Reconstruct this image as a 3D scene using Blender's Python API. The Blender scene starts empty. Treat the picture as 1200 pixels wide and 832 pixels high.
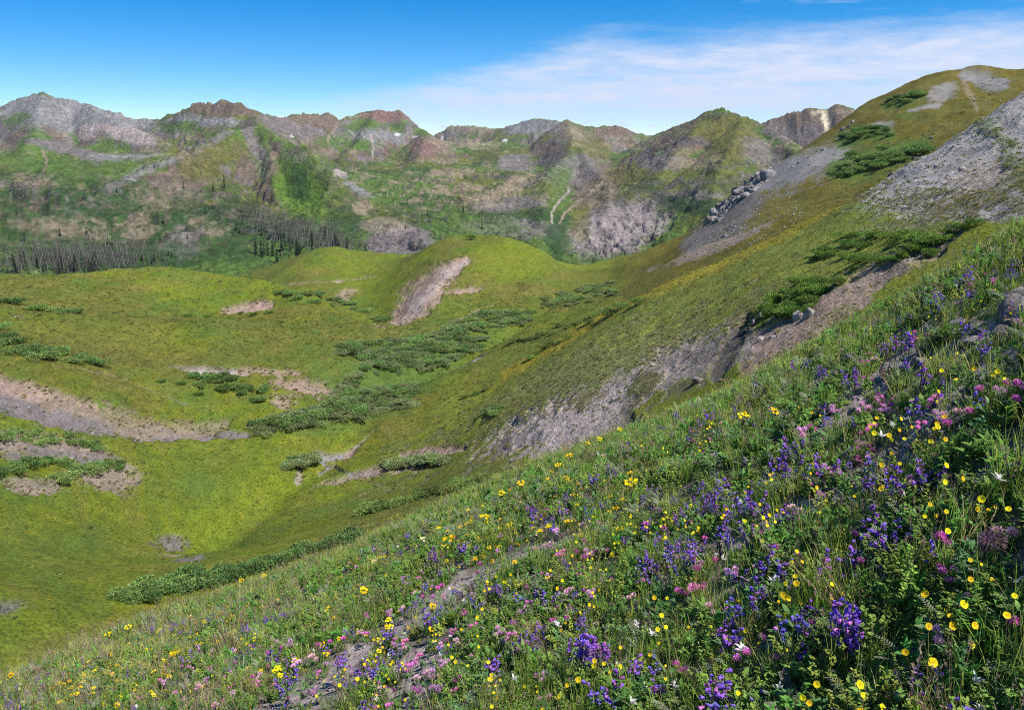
import bpy, math, random
import numpy as np
from mathutils import Vector, Matrix, Euler
R = math.radians
rng = np.random.default_rng(7)
random.seed(7)
SC = bpy.context.scene
COL = SC.collection

# ------------------------------------------------------------ camera
FPX = 933.33                       # focal length in photograph pixels (28 mm on 36 mm, 1200 px wide)
PITCH = math.atan(248 / FPX)
cam_d = bpy.data.cameras.new('camera'); cam_d.sensor_width = 36; cam_d.lens = 28
cam_d.clip_start = 0.05; cam_d.clip_end = 60000
cam = bpy.data.objects.new('camera', cam_d); COL.objects.link(cam)
cam.location = (0, 0, 0); cam.rotation_euler = (R(90) - PITCH, 0, 0)
SC.camera = cam

# ------------------------------------------------------------ light
SUN_AZ, SUN_EL = R(114), R(58)     # clockwise from the view direction (+Y)
sun_d = bpy.data.lights.new('sun', 'SUN'); sun_d.energy = 5.0; sun_d.angle = R(0.53); sun_d.color = (1, .955, .88)
sun = bpy.data.objects.new('sun', sun_d); COL.objects.link(sun)
to_sun = Vector((math.sin(SUN_AZ) * math.cos(SUN_EL), math.cos(SUN_AZ) * math.cos(SUN_EL), math.sin(SUN_EL)))
sun.rotation_euler = to_sun.to_track_quat('Z', 'Y').to_euler()
SC.view_settings.view_transform = 'Standard'; SC.view_settings.look = 'None'
SC.view_settings.exposure = 0.68; SC.view_settings.gamma = 1
SC.cycles.use_denoising = False
SC.cycles.filter_width = 1.05; SC.cycles.max_bounces = 6; SC.cycles.diffuse_bounces = 2; SC.cycles.transparent_max_bounces = 8; SC.cycles.transmission_bounces = 3
SC.cycles.sample_clamp_indirect = 6

W = bpy.data.worlds.new('World'); SC.world = W; W.use_nodes = True

class NT:
    """small helper to write node trees"""
    def __init__(s, tree): s.t = tree; s.n = tree.nodes; s.l = tree.links
    def add(s, typ, **kw):
        n = s.n.new(typ)
        for k, v in kw.items(): setattr(n, k, v)
        return n
    def put(s, sock, v):
        if isinstance(v, bpy.types.NodeSocket): s.l.new(v, sock)
        elif v is not None:
            try: sock.default_value = v
            except Exception: sock.default_value = (*v, 1) if len(v) == 3 else v
    def math(s, op, a, b=None, clamp=False):
        n = s.add('ShaderNodeMath', operation=op, use_clamp=clamp); s.put(n.inputs[0], a)
        if b is not None: s.put(n.inputs[1], b)
        return n.outputs[0]
    def ramp(s, x, lo, hi, a=0., b=1.):
        n = s.add('ShaderNodeMapRange', interpolation_type='SMOOTHSTEP'); s.put(n.inputs[0], x)
        s.put(n.inputs[1], lo); s.put(n.inputs[2], hi); s.put(n.inputs[3], a); s.put(n.inputs[4], b)
        return n.outputs[0]
    def mix(s, f, a, b, mode='MIX'):
        n = s.add('ShaderNodeMix', data_type='RGBA', blend_type=mode)
        s.put(n.inputs[0], f); s.put(n.inputs[6], a); s.put(n.inputs[7], b)
        return n.outputs[2]
    def noise(s, vec, scale, detail=4, rough=.55, lac=2.0, dist=0.):
        n = s.add('ShaderNodeTexNoise'); s.put(n.inputs['Vector'], vec); s.put(n.inputs['Scale'], scale)
        n.inputs['Detail'].default_value = detail; n.inputs['Roughness'].default_value = rough
        n.inputs['Lacunarity'].default_value = lac; n.inputs['Distortion'].default_value = dist
        return n.outputs['Fac']
    def mapping(s, vec, scale=(1, 1, 1), loc=(0, 0, 0), rot=(0, 0, 0)):
        n = s.add('ShaderNodeMapping'); s.put(n.inputs[0], vec)
        n.inputs['Scale'].default_value = scale; n.inputs['Location'].default_value = loc; n.inputs['Rotation'].default_value = rot
        return n.outputs[0]

def build_world():
    t = NT(W.node_tree); t.n.clear()
    out = t.add('ShaderNodeOutputWorld'); bg = t.add('ShaderNodeBackground')
    sky = t.add('ShaderNodeTexSky', sky_type='NISHITA'); sky.sun_disc = False
    sky.sun_elevation = SUN_EL; sky.sun_rotation = SUN_AZ
    sky.altitude = 3600; sky.air_density = 1.0; sky.dust_density = .0; sky.ozone_density = 3.0
    tc = t.add('ShaderNodeTexCoord').outputs['Generated']
    sep = t.add('ShaderNodeSeparateXYZ'); t.put(sep.inputs[0], tc)
    x, z = sep.outputs[0], sep.outputs[2]
    # a thin sheet of cloud: its upper edge climbs to the right
    edge = t.math('MINIMUM', t.math('ADD', t.math('MULTIPLY', x, .24), .092), t.math('ADD', t.math('MULTIPLY', x, .015), .112))
    warp = t.noise(t.mapping(tc, (3, 3, 16)), 1.6, 5, .6)
    streak = t.noise(t.mapping(tc, (6, 6, 42), rot=(0, R(-2), 0)), 1.3, 7, .58, dist=.5)
    d = t.math('SUBTRACT', edge, z)
    d = t.math('ADD', d, t.math('MULTIPLY', t.math('SUBTRACT', warp, .5), .085))
    body = t.ramp(d, -.015, .03)
    low = t.ramp(z, .005, .055, .12, 1.)
    tex = t.ramp(streak, .25, .65, .55, 1.)
    puff = t.noise(t.mapping(tc, (12, 12, 58)), 2.0, 6, .62); tex = t.math('MULTIPLY', tex, t.ramp(puff, .30, .60, .74, 1.))
    left = t.ramp(x, -.5, .05, .12, 1.)
    a = t.math('MULTIPLY', t.math('MULTIPLY', body, low), t.math('MULTIPLY', tex, left))
    # wisps higher up to the right
    w2 = t.noise(t.mapping(tc, (4, 4, 30), loc=(3, 1, 0), rot=(0, R(-8), 0)), 1.5, 6, .6, dist=.3)
    wi = t.math('MULTIPLY', t.ramp(w2, .52, .72), t.math('MULTIPLY', t.ramp(z, .12, .16), t.ramp(x, .15, .4)))
    a = t.math('MAXIMUM', a, t.math('MULTIPLY', wi, .7))
    # small fair-weather clouds low on the horizon
    w3 = t.noise(t.mapping(tc, (14, 14, 60), loc=(.5, 0, 0)), 2.2, 5, .6)
    sm = t.math('MULTIPLY', t.ramp(w3, .56, .64), t.math('MULTIPLY', t.ramp(z, .012, .02), t.ramp(z, .034, .026)))
    a = t.math('MAXIMUM', t.math('MULTIPLY', a, 1.04, True), t.math('MULTIPLY', sm, .7))
    hs = t.add('ShaderNodeHueSaturation'); t.put(hs.inputs['Color'], sky.outputs[0])
    hs.inputs['Saturation'].default_value = 1.48; hs.inputs['Value'].default_value = 1.0
    c = t.mix(a, hs.outputs[0], (4.7, 5.2, 6.5, 1))
    t.put(bg.inputs[0], c); bg.inputs[1].default_value = .094
    t.l.new(bg.outputs[0], out.inputs[0])
build_world()

# ------------------------------------------------------------ geometry of the view
CP, SP = math.cos(PITCH), math.sin(PITCH)
def pdir(px, py):
    """direction through a photograph pixel, arrays allowed"""
    u = (np.asarray(px, float) - 600) / FPX; v = (416 - np.asarray(py, float)) / FPX
    return np.stack([u, CP + v * SP, -SP + v * CP], -1)
def ae(px, py):
    d = pdir(px, py); h = np.hypot(d[..., 0], d[..., 1])
    return np.arctan2(d[..., 0], d[..., 1]), d[..., 2] / h
def at(px, py, r):
    """point in metres seen at a pixel, r metres away along the ground plan"""
    a, e = ae(px, py); return np.stack([r * np.sin(a), r * np.cos(a), r * e], -1)
def topix(x, y, z):
    yc = y * CP - z * SP; zc = y * SP + z * CP; yc = np.maximum(yc, 1e-3)
    return 600 + FPX * x / yc, 416 - FPX * zc / yc

# ------------------------------------------------------------ noise
def _hash(ix, iy, s):
    h = (ix.astype(np.int64) * 374761393 + iy.astype(np.int64) * 668265263 + s * 1442695041) & 0x7fffffff
    h = ((h ^ (h >> 13)) * 1274126177) & 0x7fffffff
    h = ((h ^ (h >> 16)) * 2246822519) & 0x7fffffff
    return ((h >> 7) & 0xffff) / 65535.
def vnoise(x, y, s=0):
    ix = np.floor(x); iy = np.floor(y); fx = x - ix; fy = y - iy
    fx = fx * fx * fx * (fx * (fx * 6 - 15) + 10); fy = fy * fy * fy * (fy * (fy * 6 - 15) + 10)
    a = _hash(ix, iy, s); b = _hash(ix + 1, iy, s); c = _hash(ix, iy + 1, s); d = _hash(ix + 1, iy + 1, s)
    return (a + (b - a) * fx) * (1 - fy) + (c + (d - c) * fx) * fy
def fbm(x, y, s=0, o=5, g=.5):
    t = 0.; amp = 1.; n = 0.
    for k in range(o):
        t = t + amp * vnoise(x, y, s + 17 * k); n += amp; amp *= g
        x, y = 1.62 * x + 1.18 * y + 3.1, -1.18 * x + 1.62 * y + 1.7
    return t / n                      # 0..1
def vnoise3(x, y, z, s=0):
    ix, iy, iz = np.floor(x), np.floor(y), np.floor(z); fx, fy, fz = x - ix, y - iy, z - iz
    fx, fy, fz = (f * f * (3 - 2 * f) for f in (fx, fy, fz)); o = 0.
    for dz in (0, 1):
        q = iy + (iz + dz) * 157.; a = _hash(ix, q, s); b = _hash(ix + 1, q, s); c = _hash(ix, q + 1, s); d = _hash(ix + 1, q + 1, s)
        o = o + ((a + (b - a) * fx) * (1 - fy) + (c + (d - c) * fx) * fy) * (fz if dz else 1 - fz)
    return o
def ridged(x, y, s=0, o=5, g=.55):
    t = 0.; amp = 1.; n = 0.
    for k in range(o):
        t = t + amp * (1 - np.abs(2 * vnoise(x, y, s + 17 * k) - 1)) ** 1.5; n += amp; amp *= g
        x, y = 1.62 * x + 1.18 * y + 3.1, -1.18 * x + 1.62 * y + 1.7
    return t / n
def sstep(a, b, x):
    t = np.clip((x - a) / (b - a), 0, 1); return t * t * (3 - 2 * t)

# ------------------------------------------------------------ mesh helpers
def mesh_np(name, V, F, mat=None, smooth=True, col=None):
    me = bpy.data.meshes.new(name); V = np.asarray(V, np.float32); F = np.asarray(F, np.int32)
    k = F.shape[1]
    me.vertices.add(len(V)); me.vertices.foreach_set('co', V.ravel())
    me.loops.add(F.size); me.loops.foreach_set('vertex_index', F.ravel())
    me.polygons.add(len(F)); me.polygons.foreach_set('loop_start', np.arange(0, F.size, k, dtype=np.int32))
    me.polygons.foreach_set('loop_total', np.full(len(F), k, np.int32))
    if smooth: me.polygons.foreach_set('use_smooth', np.ones(len(F), bool))
    me.update(calc_edges=True)
    if col is not None:
        at_ = me.color_attributes.new('Col', 'FLOAT_COLOR', 'POINT')
        at_.data.foreach_set('color', np.concatenate([col, np.ones((len(col), 1))], 1).astype(np.float32).ravel())
    if mat: me.materials.append(mat)
    return me
def grid_faces(n, m):
    i = np.arange(n * m).reshape(n, m)
    return np.stack([i[:-1, :-1], i[:-1, 1:], i[1:, 1:], i[1:, :-1]], -1).reshape(-1, 4)   # rows r, cols az
def obj(name, me, parent=None):
    o = bpy.data.objects.new(name, me); COL.objects.link(o)
    if parent: o.parent = parent
    return o
def tag(o, label=None, cat=None, group=None, kind=None):
    if label: o['label'] = label
    if cat: o['category'] = cat
    if group: o['group'] = group
    if kind: o['kind'] = kind
    return o
def sub_mesh(V, F, keep, name, mat, col):
    Fk = F[keep]; used = np.unique(Fk); mp = np.zeros(len(V), np.int32); mp[used] = np.arange(len(used))
    return mesh_np(name, V[used], mp[Fk], mat, True, col[used])
# ------------------------------------------------------------ terrain heights
EDGE = np.array([(-400,960,17),(-150,860,16.5),(0,788,16),(100,748,16),(200,706,15.5),(280,680,15),(400,637,15),(520,582,14.5),(640,530,14),(760,487,13),
    (870,442,12),(960,392,11.5),(1050,342,11),(1130,293,10.3),(1200,255,9.8),(1350,172,9.2),(1600,60,9)], float)
EDGE[:, 1] += 14                   # the plants stand above the ground's own brow
_ea, _ee = ae(EDGE[:, 0], EDGE[:, 1])
_fa = np.linspace(-1.6, 1.6, 641)
def _smooth(v, k=9):
    p = np.pad(v, k, mode='edge'); return np.convolve(p, np.ones(2 * k + 1) / (2 * k + 1), 'valid')
_fe = _smooth(np.interp(_fa, _ea, _ee)); _fr = _smooth(np.interp(_fa, _ea, EDGE[:, 2]))
EYE = 1.5
def near_z(x, y):
    """the flower slope under the camera: it falls away past its own brow"""
    a = np.arctan2(x, y); r = np.hypot(x, y)
    e = np.interp(a, _fa, _fe); re = np.interp(a, _fa, _fr)
    z = -EYE + (e + 2 * EYE / re) * r - EYE / re ** 2 * r * r
    f = sstep(.2, 2, r)
    z = z + f * ((fbm(x * .55, y * .55, 3, 4) - .5) * .20 + (fbm(x * 2.3, y * 2.3, 5, 4) - .5) * .09)
    return z

MIDPT = [  # px, py, r
 (-150,800,48),(0,742,52),(100,716,58),(200,684,65),(300,652,72),(400,618,80),(500,582,88),(590,540,96),
 (-200,560,105),(-200,440,150),(-200,350,260),(0,640,82),(0,580,100),(0,520,120),(0,450,145),(0,400,175),(0,360,225),(0,329,285),
 (100,650,84),(100,560,112),(100,500,134),(100,440,154),(100,374,208),(100,378,234),(100,350,267),(100,327,290),
 (200,620,102),(200,560,122),(200,500,145),(200,445,165),(200,376,224),(200,380,250),(200,352,277),(200,321,300),
 (300,600,110),(300,540,130),(300,490,152),(300,440,170),(300,374,234),(300,377,256),(300,352,280),(300,328,298),
 (370,342,288),(430,370,262),(400,580,118),(400,530,138),(400,480,158),(400,430,186),(400,395,222),
 (500,560,118),(500,500,150),(500,450,178),(500,410,210),(490,385,240),(600,500,118),(600,460,140),(600,420,178),(600,390,222),(600,365,268),(600,335,312),
 (350,322,400),(400,294,440),(446,307,425),(430,345,372),(465,345,325),(455,372,300),(372,352,326),(420,380,290),(545,300,330),(510,333,290),(484,297,398),(520,283,385),(570,280,372),(605,287,366),(640,302,362),(668,320,372),
 (560,308,325),(470,371,266),(540,350,285),(620,338,305),(660,345,312),
 (1200,102,212),(1150,132,196),(1100,170,182),(1050,206,170),(1010,232,162),(950,260,156),(900,284,152),(850,309,151),(800,331,153),(750,353,157),(700,376,163),(650,398,171),
 (650,500,98),(700,482,97),(750,460,95),(800,430,94),(850,402,93),(930,352,93),(960,388,76),(1010,340,84),(1050,300,92),(1100,262,100),(1100,220,132),(1160,255,92),(1200,235,93),(1200,170,150),
 (800,382,120),(700,430,118),(900,332,113),(1000,283,118),(1350,60,210),(1350,150,110),(640,440,140),
 (660,322,430),(700,311,405),(760,295,392),(810,275,382),(840,251,372),(870,226,366),(900,202,366),(940,180,372),(980,157,386),(1010,133,402),(1050,106,422),(1100,86,442),(1140,80,452),(1200,83,462),(1320,100,462),
 (1200,128,350),(1100,130,362),(1050,180,320),(1000,216,285),(950,241,270),(900,262,262),(850,290,252),(800,316,246),(750,336,250),(700,352,272),(680,337,345),
 # hidden ground behind the brows
 (1100,205,238),(1000,252,210),(900,294,192),(1200,150,275),(1150,172,255),(800,336,190),(750,355,200),(1350,130,280),
 (0,352,400),(100,352,400),(200,350,420),(280,350,400),(-200,370,420),(330,345,330),(400,322,590),(520,315,520),(600,318,520),(660,335,540),(740,325,560),(850,290,600),(1000,205,650),(1140,140,700),(1300,150,700),
 (-200,365,950),(0,355,950),(200,355,950),(400,350,950),(600,350,950),(800,345,950),(1000,300,980),(1200,240,1000),(1350,220,1000)]
MIDPT = np.array(MIDPT, float)
_ma, _me = ae(MIDPT[:, 0], MIDPT[:, 1]); _ml = np.log(MIDPT[:, 2])
# the flower slope runs on down to the valley floor under the meadow sheet
_ha = np.linspace(-.8, .75, 12)
_ha2 = np.concatenate([_ha, _ha]); _hr = np.concatenate([np.full(12, 24.), np.full(12, 36.)])
_hz = near_z(_hr * np.sin(_ha2), _hr * np.cos(_ha2)) / _hr - .16
_ma = np.concatenate([_ma, _ha2]); _me = np.concatenate([_me, _hz]); _ml = np.concatenate([_ml, np.log(_hr)])
AZW = 1.7
def tps_fit(a, l, e, lam=1e-5):
    P = np.stack([a * AZW, l], 1); n = len(P)
    d2 = ((P[:, None] - P[None]) ** 2).sum(-1) + 1e-9
    K = .5 * d2 * np.log(d2) + lam * np.eye(n)
    Q = np.concatenate([np.ones((n, 1)), P], 1)
    A = np.block([[K, Q], [Q.T, np.zeros((3, 3))]])
    w = np.linalg.solve(A, np.concatenate([e, np.zeros(3)]))
    return P, w
def tps_eval(fit, a, l):
    P, w = fit; a = np.ravel(a) * AZW; l = np.ravel(l); out = np.empty(len(a))
    for i in range(0, len(a), 40000):
        X = np.stack([a[i:i + 40000], l[i:i + 40000]], 1); Pf = P
        d2 = (X[:, :1] - Pf[None, :, 0]) ** 2 + (X[:, 1:] - Pf[None, :, 1]) ** 2
        d2 = np.maximum(d2, 1e-9)
        out[i:i + 40000] = (.5 * d2 * np.log(d2)) @ w[:-3] + w[-3] + X @ w[-2:]
    return out
MIDFIT = tps_fit(_ma, _ml, _me)
def mid_z0(x, y):
    r = np.hypot(x, y); return tps_eval(MIDFIT, np.arctan2(x, y), np.log(np.maximum(r, 1))).reshape(np.shape(x)) * r
THALWEG = np.array([at(*p)[:2] for p in [(660,345,312),(600,378,240),(540,402,208),(480,425,190),(445,452,174),(420,490,155),(392,518,143),(340,560,128),(280,600,112),(240,640,98)]])
def mid_z(x, y):
    r = np.hypot(x, y); z = mid_z0(x, y)
    z = z + (fbm(x / 26, y / 26, 21, 4) - .5) * np.clip(r / 100, .3, 3) * 2.3
    z = z + (fbm(x / 5, y / 5, 23, 4) - .5) * .6 * np.clip(r / 120, .6, 1.2)
    T = THALWEG
    d = np.full(np.shape(x), 1e9)
    for A, B in zip(T[:-1], T[1:]):
        ab = B - A; t = np.clip(((x - A[0]) * ab[0] + (y - A[1]) * ab[1]) / (ab @ ab), 0, 1); d = np.minimum(d, np.hypot(x - A[0] - t * ab[0], y - A[1] - t * ab[1]))
    z = z - 2.6 * np.exp(-(d / 9) ** 2) - 1.4 * np.exp(-(d / 3) ** 2)      # the stream has cut its bed
    return z
# ------------------------------------------------------------ mountains: ridge lines over a valley floor
RIDGES = [  # slope of the flanks, then px, py, r along each crest
 (.52, [(-420,150,2800),(-250,150,2750),(-100,135,2700),(0,124,2650),(34,112,2600),(50,109,2580),(67,114,2560),(101,122,2520),(135,132,2480),(161,139,2450),(188,139,2400),(209,132,2300),(232,120,2200),(262,117,2150),(283,120,2100),(299,131,2100),(323,137,2250),(357,134,2500),(384,133,2650),(396,142,2750),(414,135,2850),(429,130,2900),(468,130,2900),(473,139,2850),(495,152,2850),(515,163,2900)]),
 (.5, [(490,170,4300),(505,160,4300),(529,147,4300),(549,147,4200),(586,151,4100),(605,145,4000),(623,139,3900),(653,140,3800),(690,152,3800),(720,170,3900)]),
 (.5, [(655,150,2650),(664,141,2700),(687,148,2750),(697,148,2800),(721,147,2900),(755,158,3100),(771,157,3100),(788,151,2800),(812,142,2300),(822,139,2100),(832,130,1950),(849,126,1900),(859,131,1900),(872,137,1900),(899,148,1850),(930,168,1700),(960,192,1500)]),
 (.7, [(880,150,2500),(906,136,2500),(943,129,2500),(970,126,2500),(980,122,2500),(997,127,2500),(1040,150,2500),(1150,150,2500),(1300,140,2600),(1500,140,2600)]),
 (.5, [(299,131,2100),(303,147,1850),(262,153,1700),(235,171,1550),(188,198,1400),(135,216,1300),(80,235,1200),(30,262,1080)]),
 (.62, [(303,147,1850),(330,163,1650),(354,178,1500),(377,194,1380),(394,218,1250),(401,241,1150),(428,282,980)]),
 (.95, [(303,147,1850),(317,180,1580),(321,212,1400),(326,245,1230)]),
 (.5, [(50,109,2580),(42,150,2200),(20,190,1900),(-60,215,1600)]),
 (.48, [(101,122,2520),(142,147,2150),(170,155,2020),(202,170,1900)]),
 (.5, [(495,152,2850),(500,161,2500),(494,180,2250)]),
 (.5, [(440,133,2880),(425,162,2450),(400,185,2200)]),
 (.5, [(664,141,2700),(672,160,2400),(668,180,2150),(645,200,1900),(632,235,1550),(650,285,1180)]),
 (.55, [(672,160,2400),(690,190,2050),(715,215,1780),(757,238,1540),(778,262,1380)]),
 (.7, [(715,215,1780),(712,245,1500),(700,280,1250),(690,306,1060)]),
 (.42, [(832,130,1950),(808,163,1760),(786,188,1650),(770,205,1600)]),
 (.42, [(872,137,1900),(855,180,1560),(838,212,1380),(835,245,1200)]),
 (.5, [(404,280,1020),(440,262,985),(462,257,975),(490,272,930),(515,290,880)]),
 (.5, [(-200,260,1100),(-60,230,1250),(20,215,1320),(60,222,1250)]),
]
FLOOR = np.array([(-250,300,900),(-250,210,2000),(0,322,880),(100,326,860),(200,335,840),(300,318,840),(400,312,850),(30,278,1040),(100,288,990),(200,292,950),(300,290,960),(60,205,1650),(120,176,2000),(180,188,1850),
 (470,285,960),(540,268,1200),(450,217,1850),(520,230,1650),(600,208,2100),(580,188,2500),(640,256,1430),(600,300,1000),(680,320,930),(760,292,1080),(800,238,1480),(845,232,1400),(830,196,1850),(760,203,2050),(740,183,2600),(900,240,1250),(1000,220,1400),(1200,200,1800),(1400,190,2000),
 (560,170,3200),(700,175,3300),(200,165,3200),(-250,175,3500),(-250,178,4700),(100,178,4700),(400,178,4700),(700,178,4700),(1000,178,4700),(1400,178,4700)], float)
_a, _e = ae(FLOOR[:, 0], FLOOR[:, 1]); FLFIT = tps_fit(_a, np.log(FLOOR[:, 2]), _e, 1e-4)
def smax(a, b, k):
    h = np.clip(.5 + .5 * (a - b) / k, 0, 1); return b + (a - b) * h + k * h * (1 - h)
def mountain_z(x, y):
    r = np.hypot(x, y); sh = x.shape
    z = tps_eval(FLFIT, np.arctan2(x, y), np.log(r)).reshape(sh) * r
    z = z + (fbm(x / 170, y / 170, 31, 5) - .5) * 50
    wx = x + (fbm(x / 220, y / 220, 41, 4) - .5) * 130; wy = y + (fbm(x / 220, y / 220, 43, 4) - .5) * 130
    onr = np.full(sh, 1e9)
    for ri, (sl, pts) in enumerate(RIDGES):
        P = np.array([at(*p) for p in pts]); best = np.full(sh, 1e9); bz = np.zeros(sh); bs = np.zeros(sh); acc = 0.
        d0 = np.full(sh, 1e9)
        for A, B in zip(P[:-1], P[1:]):
            ab = (B - A)[:2]; L = np.hypot(*ab); L2 = L * L
            t = np.clip(((wx - A[0]) * ab[0] + (wy - A[1]) * ab[1]) / L2, 0, 1)
            d = np.hypot(wx - A[0] - t * ab[0], wy - A[1] - t * ab[1])
            t0 = np.clip(((x - A[0]) * ab[0] + (y - A[1]) * ab[1]) / L2, 0, 1)
            dd = np.hypot(x - A[0] - t0 * ab[0], y - A[1] - t0 * ab[1])
            # close to the crest use the true line, farther out the wandering one
            k = sstep(25, 160, dd); d = dd * (1 - k) + np.maximum(d, 25) * k
            tt = t0 * (1 - k) + t * k
            q = d < best; best = np.where(q, d, best); bz = np.where(q, A[2] + tt * (B[2] - A[2]), bz); bs = np.where(q, acc + tt * L, bs)
            acc += L
        gul = ridged(bs / 95. + ri * 7.3, best / 420., 50 + ri, 4)
        gul2 = ridged(bs / 34. + ri * 3.3, best / 150., 80 + ri, 3)
        w = 18. if sl < .8 else 6.; prof = sl * (np.sqrt(best ** 2 + w * w) - w) * (1.12 - .22 * sstep(0, 500, best))
        h = bz - prof - (1 - gul) * np.minimum(best * .40, 80) - (1 - gul2) * np.minimum(best * .15, 15)
        h = h + (ridged(bs / 40. + 11 * ri, bs * 0, 7, 3) - .55) * 10 * np.exp(-best / 28) * np.clip(r / 2200, .3, 1.2)
        z = smax(h, z, 10.)
        onr = np.minimum(onr, best)
    z = z + (ridged(x / 60, y / 60, 61, 4) - .5) * 10 * sstep(0, 90, onr) + (fbm(x / 14, y / 14, 63, 3) - .5) * 2.5
    return z

# ------------------------------------------------------------ colours of the ground (albedo)
C = dict(green=(.080,.136,.028), dark=(.028,.062,.020), bright=(.085,.150,.022), olive=(.120,.118,.030), dry=(.190,.160,.055), brown=(.150,.112,.088), purple=(.172,.150,.150), grey=(.205,.200,.203),
    pale=(.34,.285,.27), tan=(.25,.20,.145), red=(.185,.115,.098), cream=(.62,.55,.40), snow=(.85,.87,.9), darkrock=(.11,.095,.09), pink=(.31,.225,.185), soil=(.27,.21,.18), yellow=(.33,.24,.02), sage=(.180,.215,.044), lilac=(.33,.28,.272), lime=(.150,.195,.015), scree=(.30,.287,.287), stream=(.23,.22,.23))
C = {k: np.array(v) for k, v in C.items()}
def poly_mask(px, py, pts, w):
    """distance falloff from a pixel polyline of half-width w (may taper: list)"""
    best = np.full(px.shape, 9.)
    ws = w if isinstance(w, (list, tuple)) else [w] * len(pts)
    for i in range(len(pts) - 1):
        (ax, ay), (bx, by) = pts[i], pts[i + 1]; L2 = (bx - ax) ** 2 + (by - ay) ** 2
        t = np.clip(((px - ax) * (bx - ax) + (py - ay) * (by - ay)) / L2, 0, 1)
        d = np.hypot(px - ax - t * (bx - ax), py - ay - t * (by - ay)) / (ws[i] + t * (ws[i + 1] - ws[i]))
        best = np.minimum(best, d)
    return best
def ell(px, py, cx, cy, rx, ry, ang=0):
    c, s = math.cos(R(ang)), math.sin(R(ang)); dx, dy = px - cx, py - cy
    return np.hypot((dx * c + dy * s) / rx, (-dx * s + dy * c) / ry)
def paint(col, m, c, gain=1.):
    m = np.clip(m * gain, 0, 1)[..., None]; return col * (1 - m) + C[c] * m

MT_PATCH = [  # colour, strength, speckle, ellipse
 ('dark',.75,1.3,(150,262,210,48,4)),('dark',.5,1.2,(560,255,110,26,4)),('green',.6,1.,(330,190,120,30,20)),
 ('grey',1,.5,(75,134,95,24,6)),('grey',.9,.5,(150,142,40,10,12)),('green',.8,.6,(20,140,22,7,-20)),('pale',1,.35,(152,158,44,9,14)),('pale',.9,.6,(106,156,14,11,0)),('purple',.9,.6,(80,176,60,7,12)),('grey',.8,.7,(130,186,60,6,-5)),('green',.9,.5,(60,192,70,9,0)),
 ('brown',1,.4,(264,126,44,11,4)),('grey',.95,.6,(240,143,48,7,2)),('green',.9,.6,(215,151,28,8,0)),('purple',.9,.6,(335,148,42,12,18)),('brown',.8,.6,(365,142,30,10,10)),
 ('grey',.8,.7,(165,202,55,5,-24)),('purple',.8,.6,(245,171,36,6,-36)),('brown',.95,.5,(317,200,9,38,4)),('purple',.9,.6,(296,168,9,26,-20)),('brown',.8,.7,(285,195,10,28,-25)),
 ('bright',1,.5,(352,222,32,46,-30)),('dark',.75,.5,(354,213,13,26,-12)),('olive',.8,.5,(245,188,44,18,-20)),('green',.8,.5,(95,200,80,12,-5)),
 ('tan',.45,1.4,(205,228,50,16,-5)),('tan',.7,1.2,(42,212,38,10,0)),('tan',.7,1.3,(80,268,55,13,5)),('tan',.75,1.2,(245,266,26,12,10)),('purple',.8,1.1,(218,286,20,20,0)),('tan',.7,1.2,(160,272,22,16,10)),('dark',.6,.8,(120,300,140,20,0)),('dark',.5,.8,(300,262,90,20,10)),
 ('dark',.7,.6,(400,265,26,32,30)),('purple',1,.4,(468,282,40,20,-8)),('tan',.8,.6,(425,243,15,9,0)),('soil',.6,.6,(450,266,30,9,0)),
 ('red',1,.4,(447,137,30,8,2)),('green',.9,.5,(420,150,22,10,-20)),('grey',.9,.7,(440,160,38,7,4)),('red',.9,.5,(500,172,24,14,0)),('tan',.7,.8,(540,168,44,7,4)),('brown',.8,.6,(380,140,22,9,0)),('green',.8,.5,(395,165,25,9,0)),('pale',1,.2,(398,204,9,6,20)),('grey',1,.3,(416,219,24,4,32)),
 ('purple',.9,.5,(605,192,26,11,0)),('brown',.7,.9,(640,176,30,12,10)),('tan',.8,.8,(590,222,55,7,-18)),('purple',.75,.8,(600,268,60,13,4)),('purple',.8,.7,(595,240,50,8,-4)),('green',.6,.6,(560,262,60,14,8)),
 ('purple',1,.45,(720,268,62,34,-18)),('lilac',.55,.7,(728,266,56,28,-18)),('brown',.85,.7,(700,218,36,26,-30)),('purple',.8,.8,(676,198,34,22,-30)),('olive',.7,.7,(740,205,26,18,0)),('green',.8,.6,(655,225,14,34,15)),('olive',.7,.6,(690,172,34,12,10)),('dark',.8,.5,(652,280,14,26,0)),('olive',.6,.5,(680,262,14,22,0)),
 ('brown',.95,.5,(720,154,32,9,0)),('tan',.7,.8,(665,156,22,12,20)),('brown',.8,.6,(655,142,18,6,0)),('grey',.95,.4,(620,148,40,9,0)),('tan',.7,.6,(550,152,40,5,0)),
 ('olive',.95,.5,(850,160,50,28,12)),('brown',.9,.7,(800,168,40,8,6)),('darkrock',.8,.7,(812,166,26,5,4)),('purple',.8,.7,(775,190,34,9,0)),('tan',.6,.8,(810,192,34,6,0)),('brown',.6,.8,(800,148,26,8,-30)),('purple',.7,.8,(890,180,30,18,30)),('dark',.85,.4,(810,240,44,13,6)),('purple',.6,.8,(820,228,34,5,0)),
 ('brown',1,.4,(950,148,64,22,6)),('purple',.8,.6,(935,156,40,12,6)),('cream',1,.35,(965,141,4.5,15,-14)),('cream',.7,.5,(958,131,10,3,0)),
]
SNOWP = [(329,137,6,1.6),(341,160,4,1.4),(500,147.5,7,1.2),(466,158,8,1.8),(486,161,5,1.4),(518,162,5,1.6),(107,152,4,1.3),(397,138,4,1.2),(592,165,6,1.5)]

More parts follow.
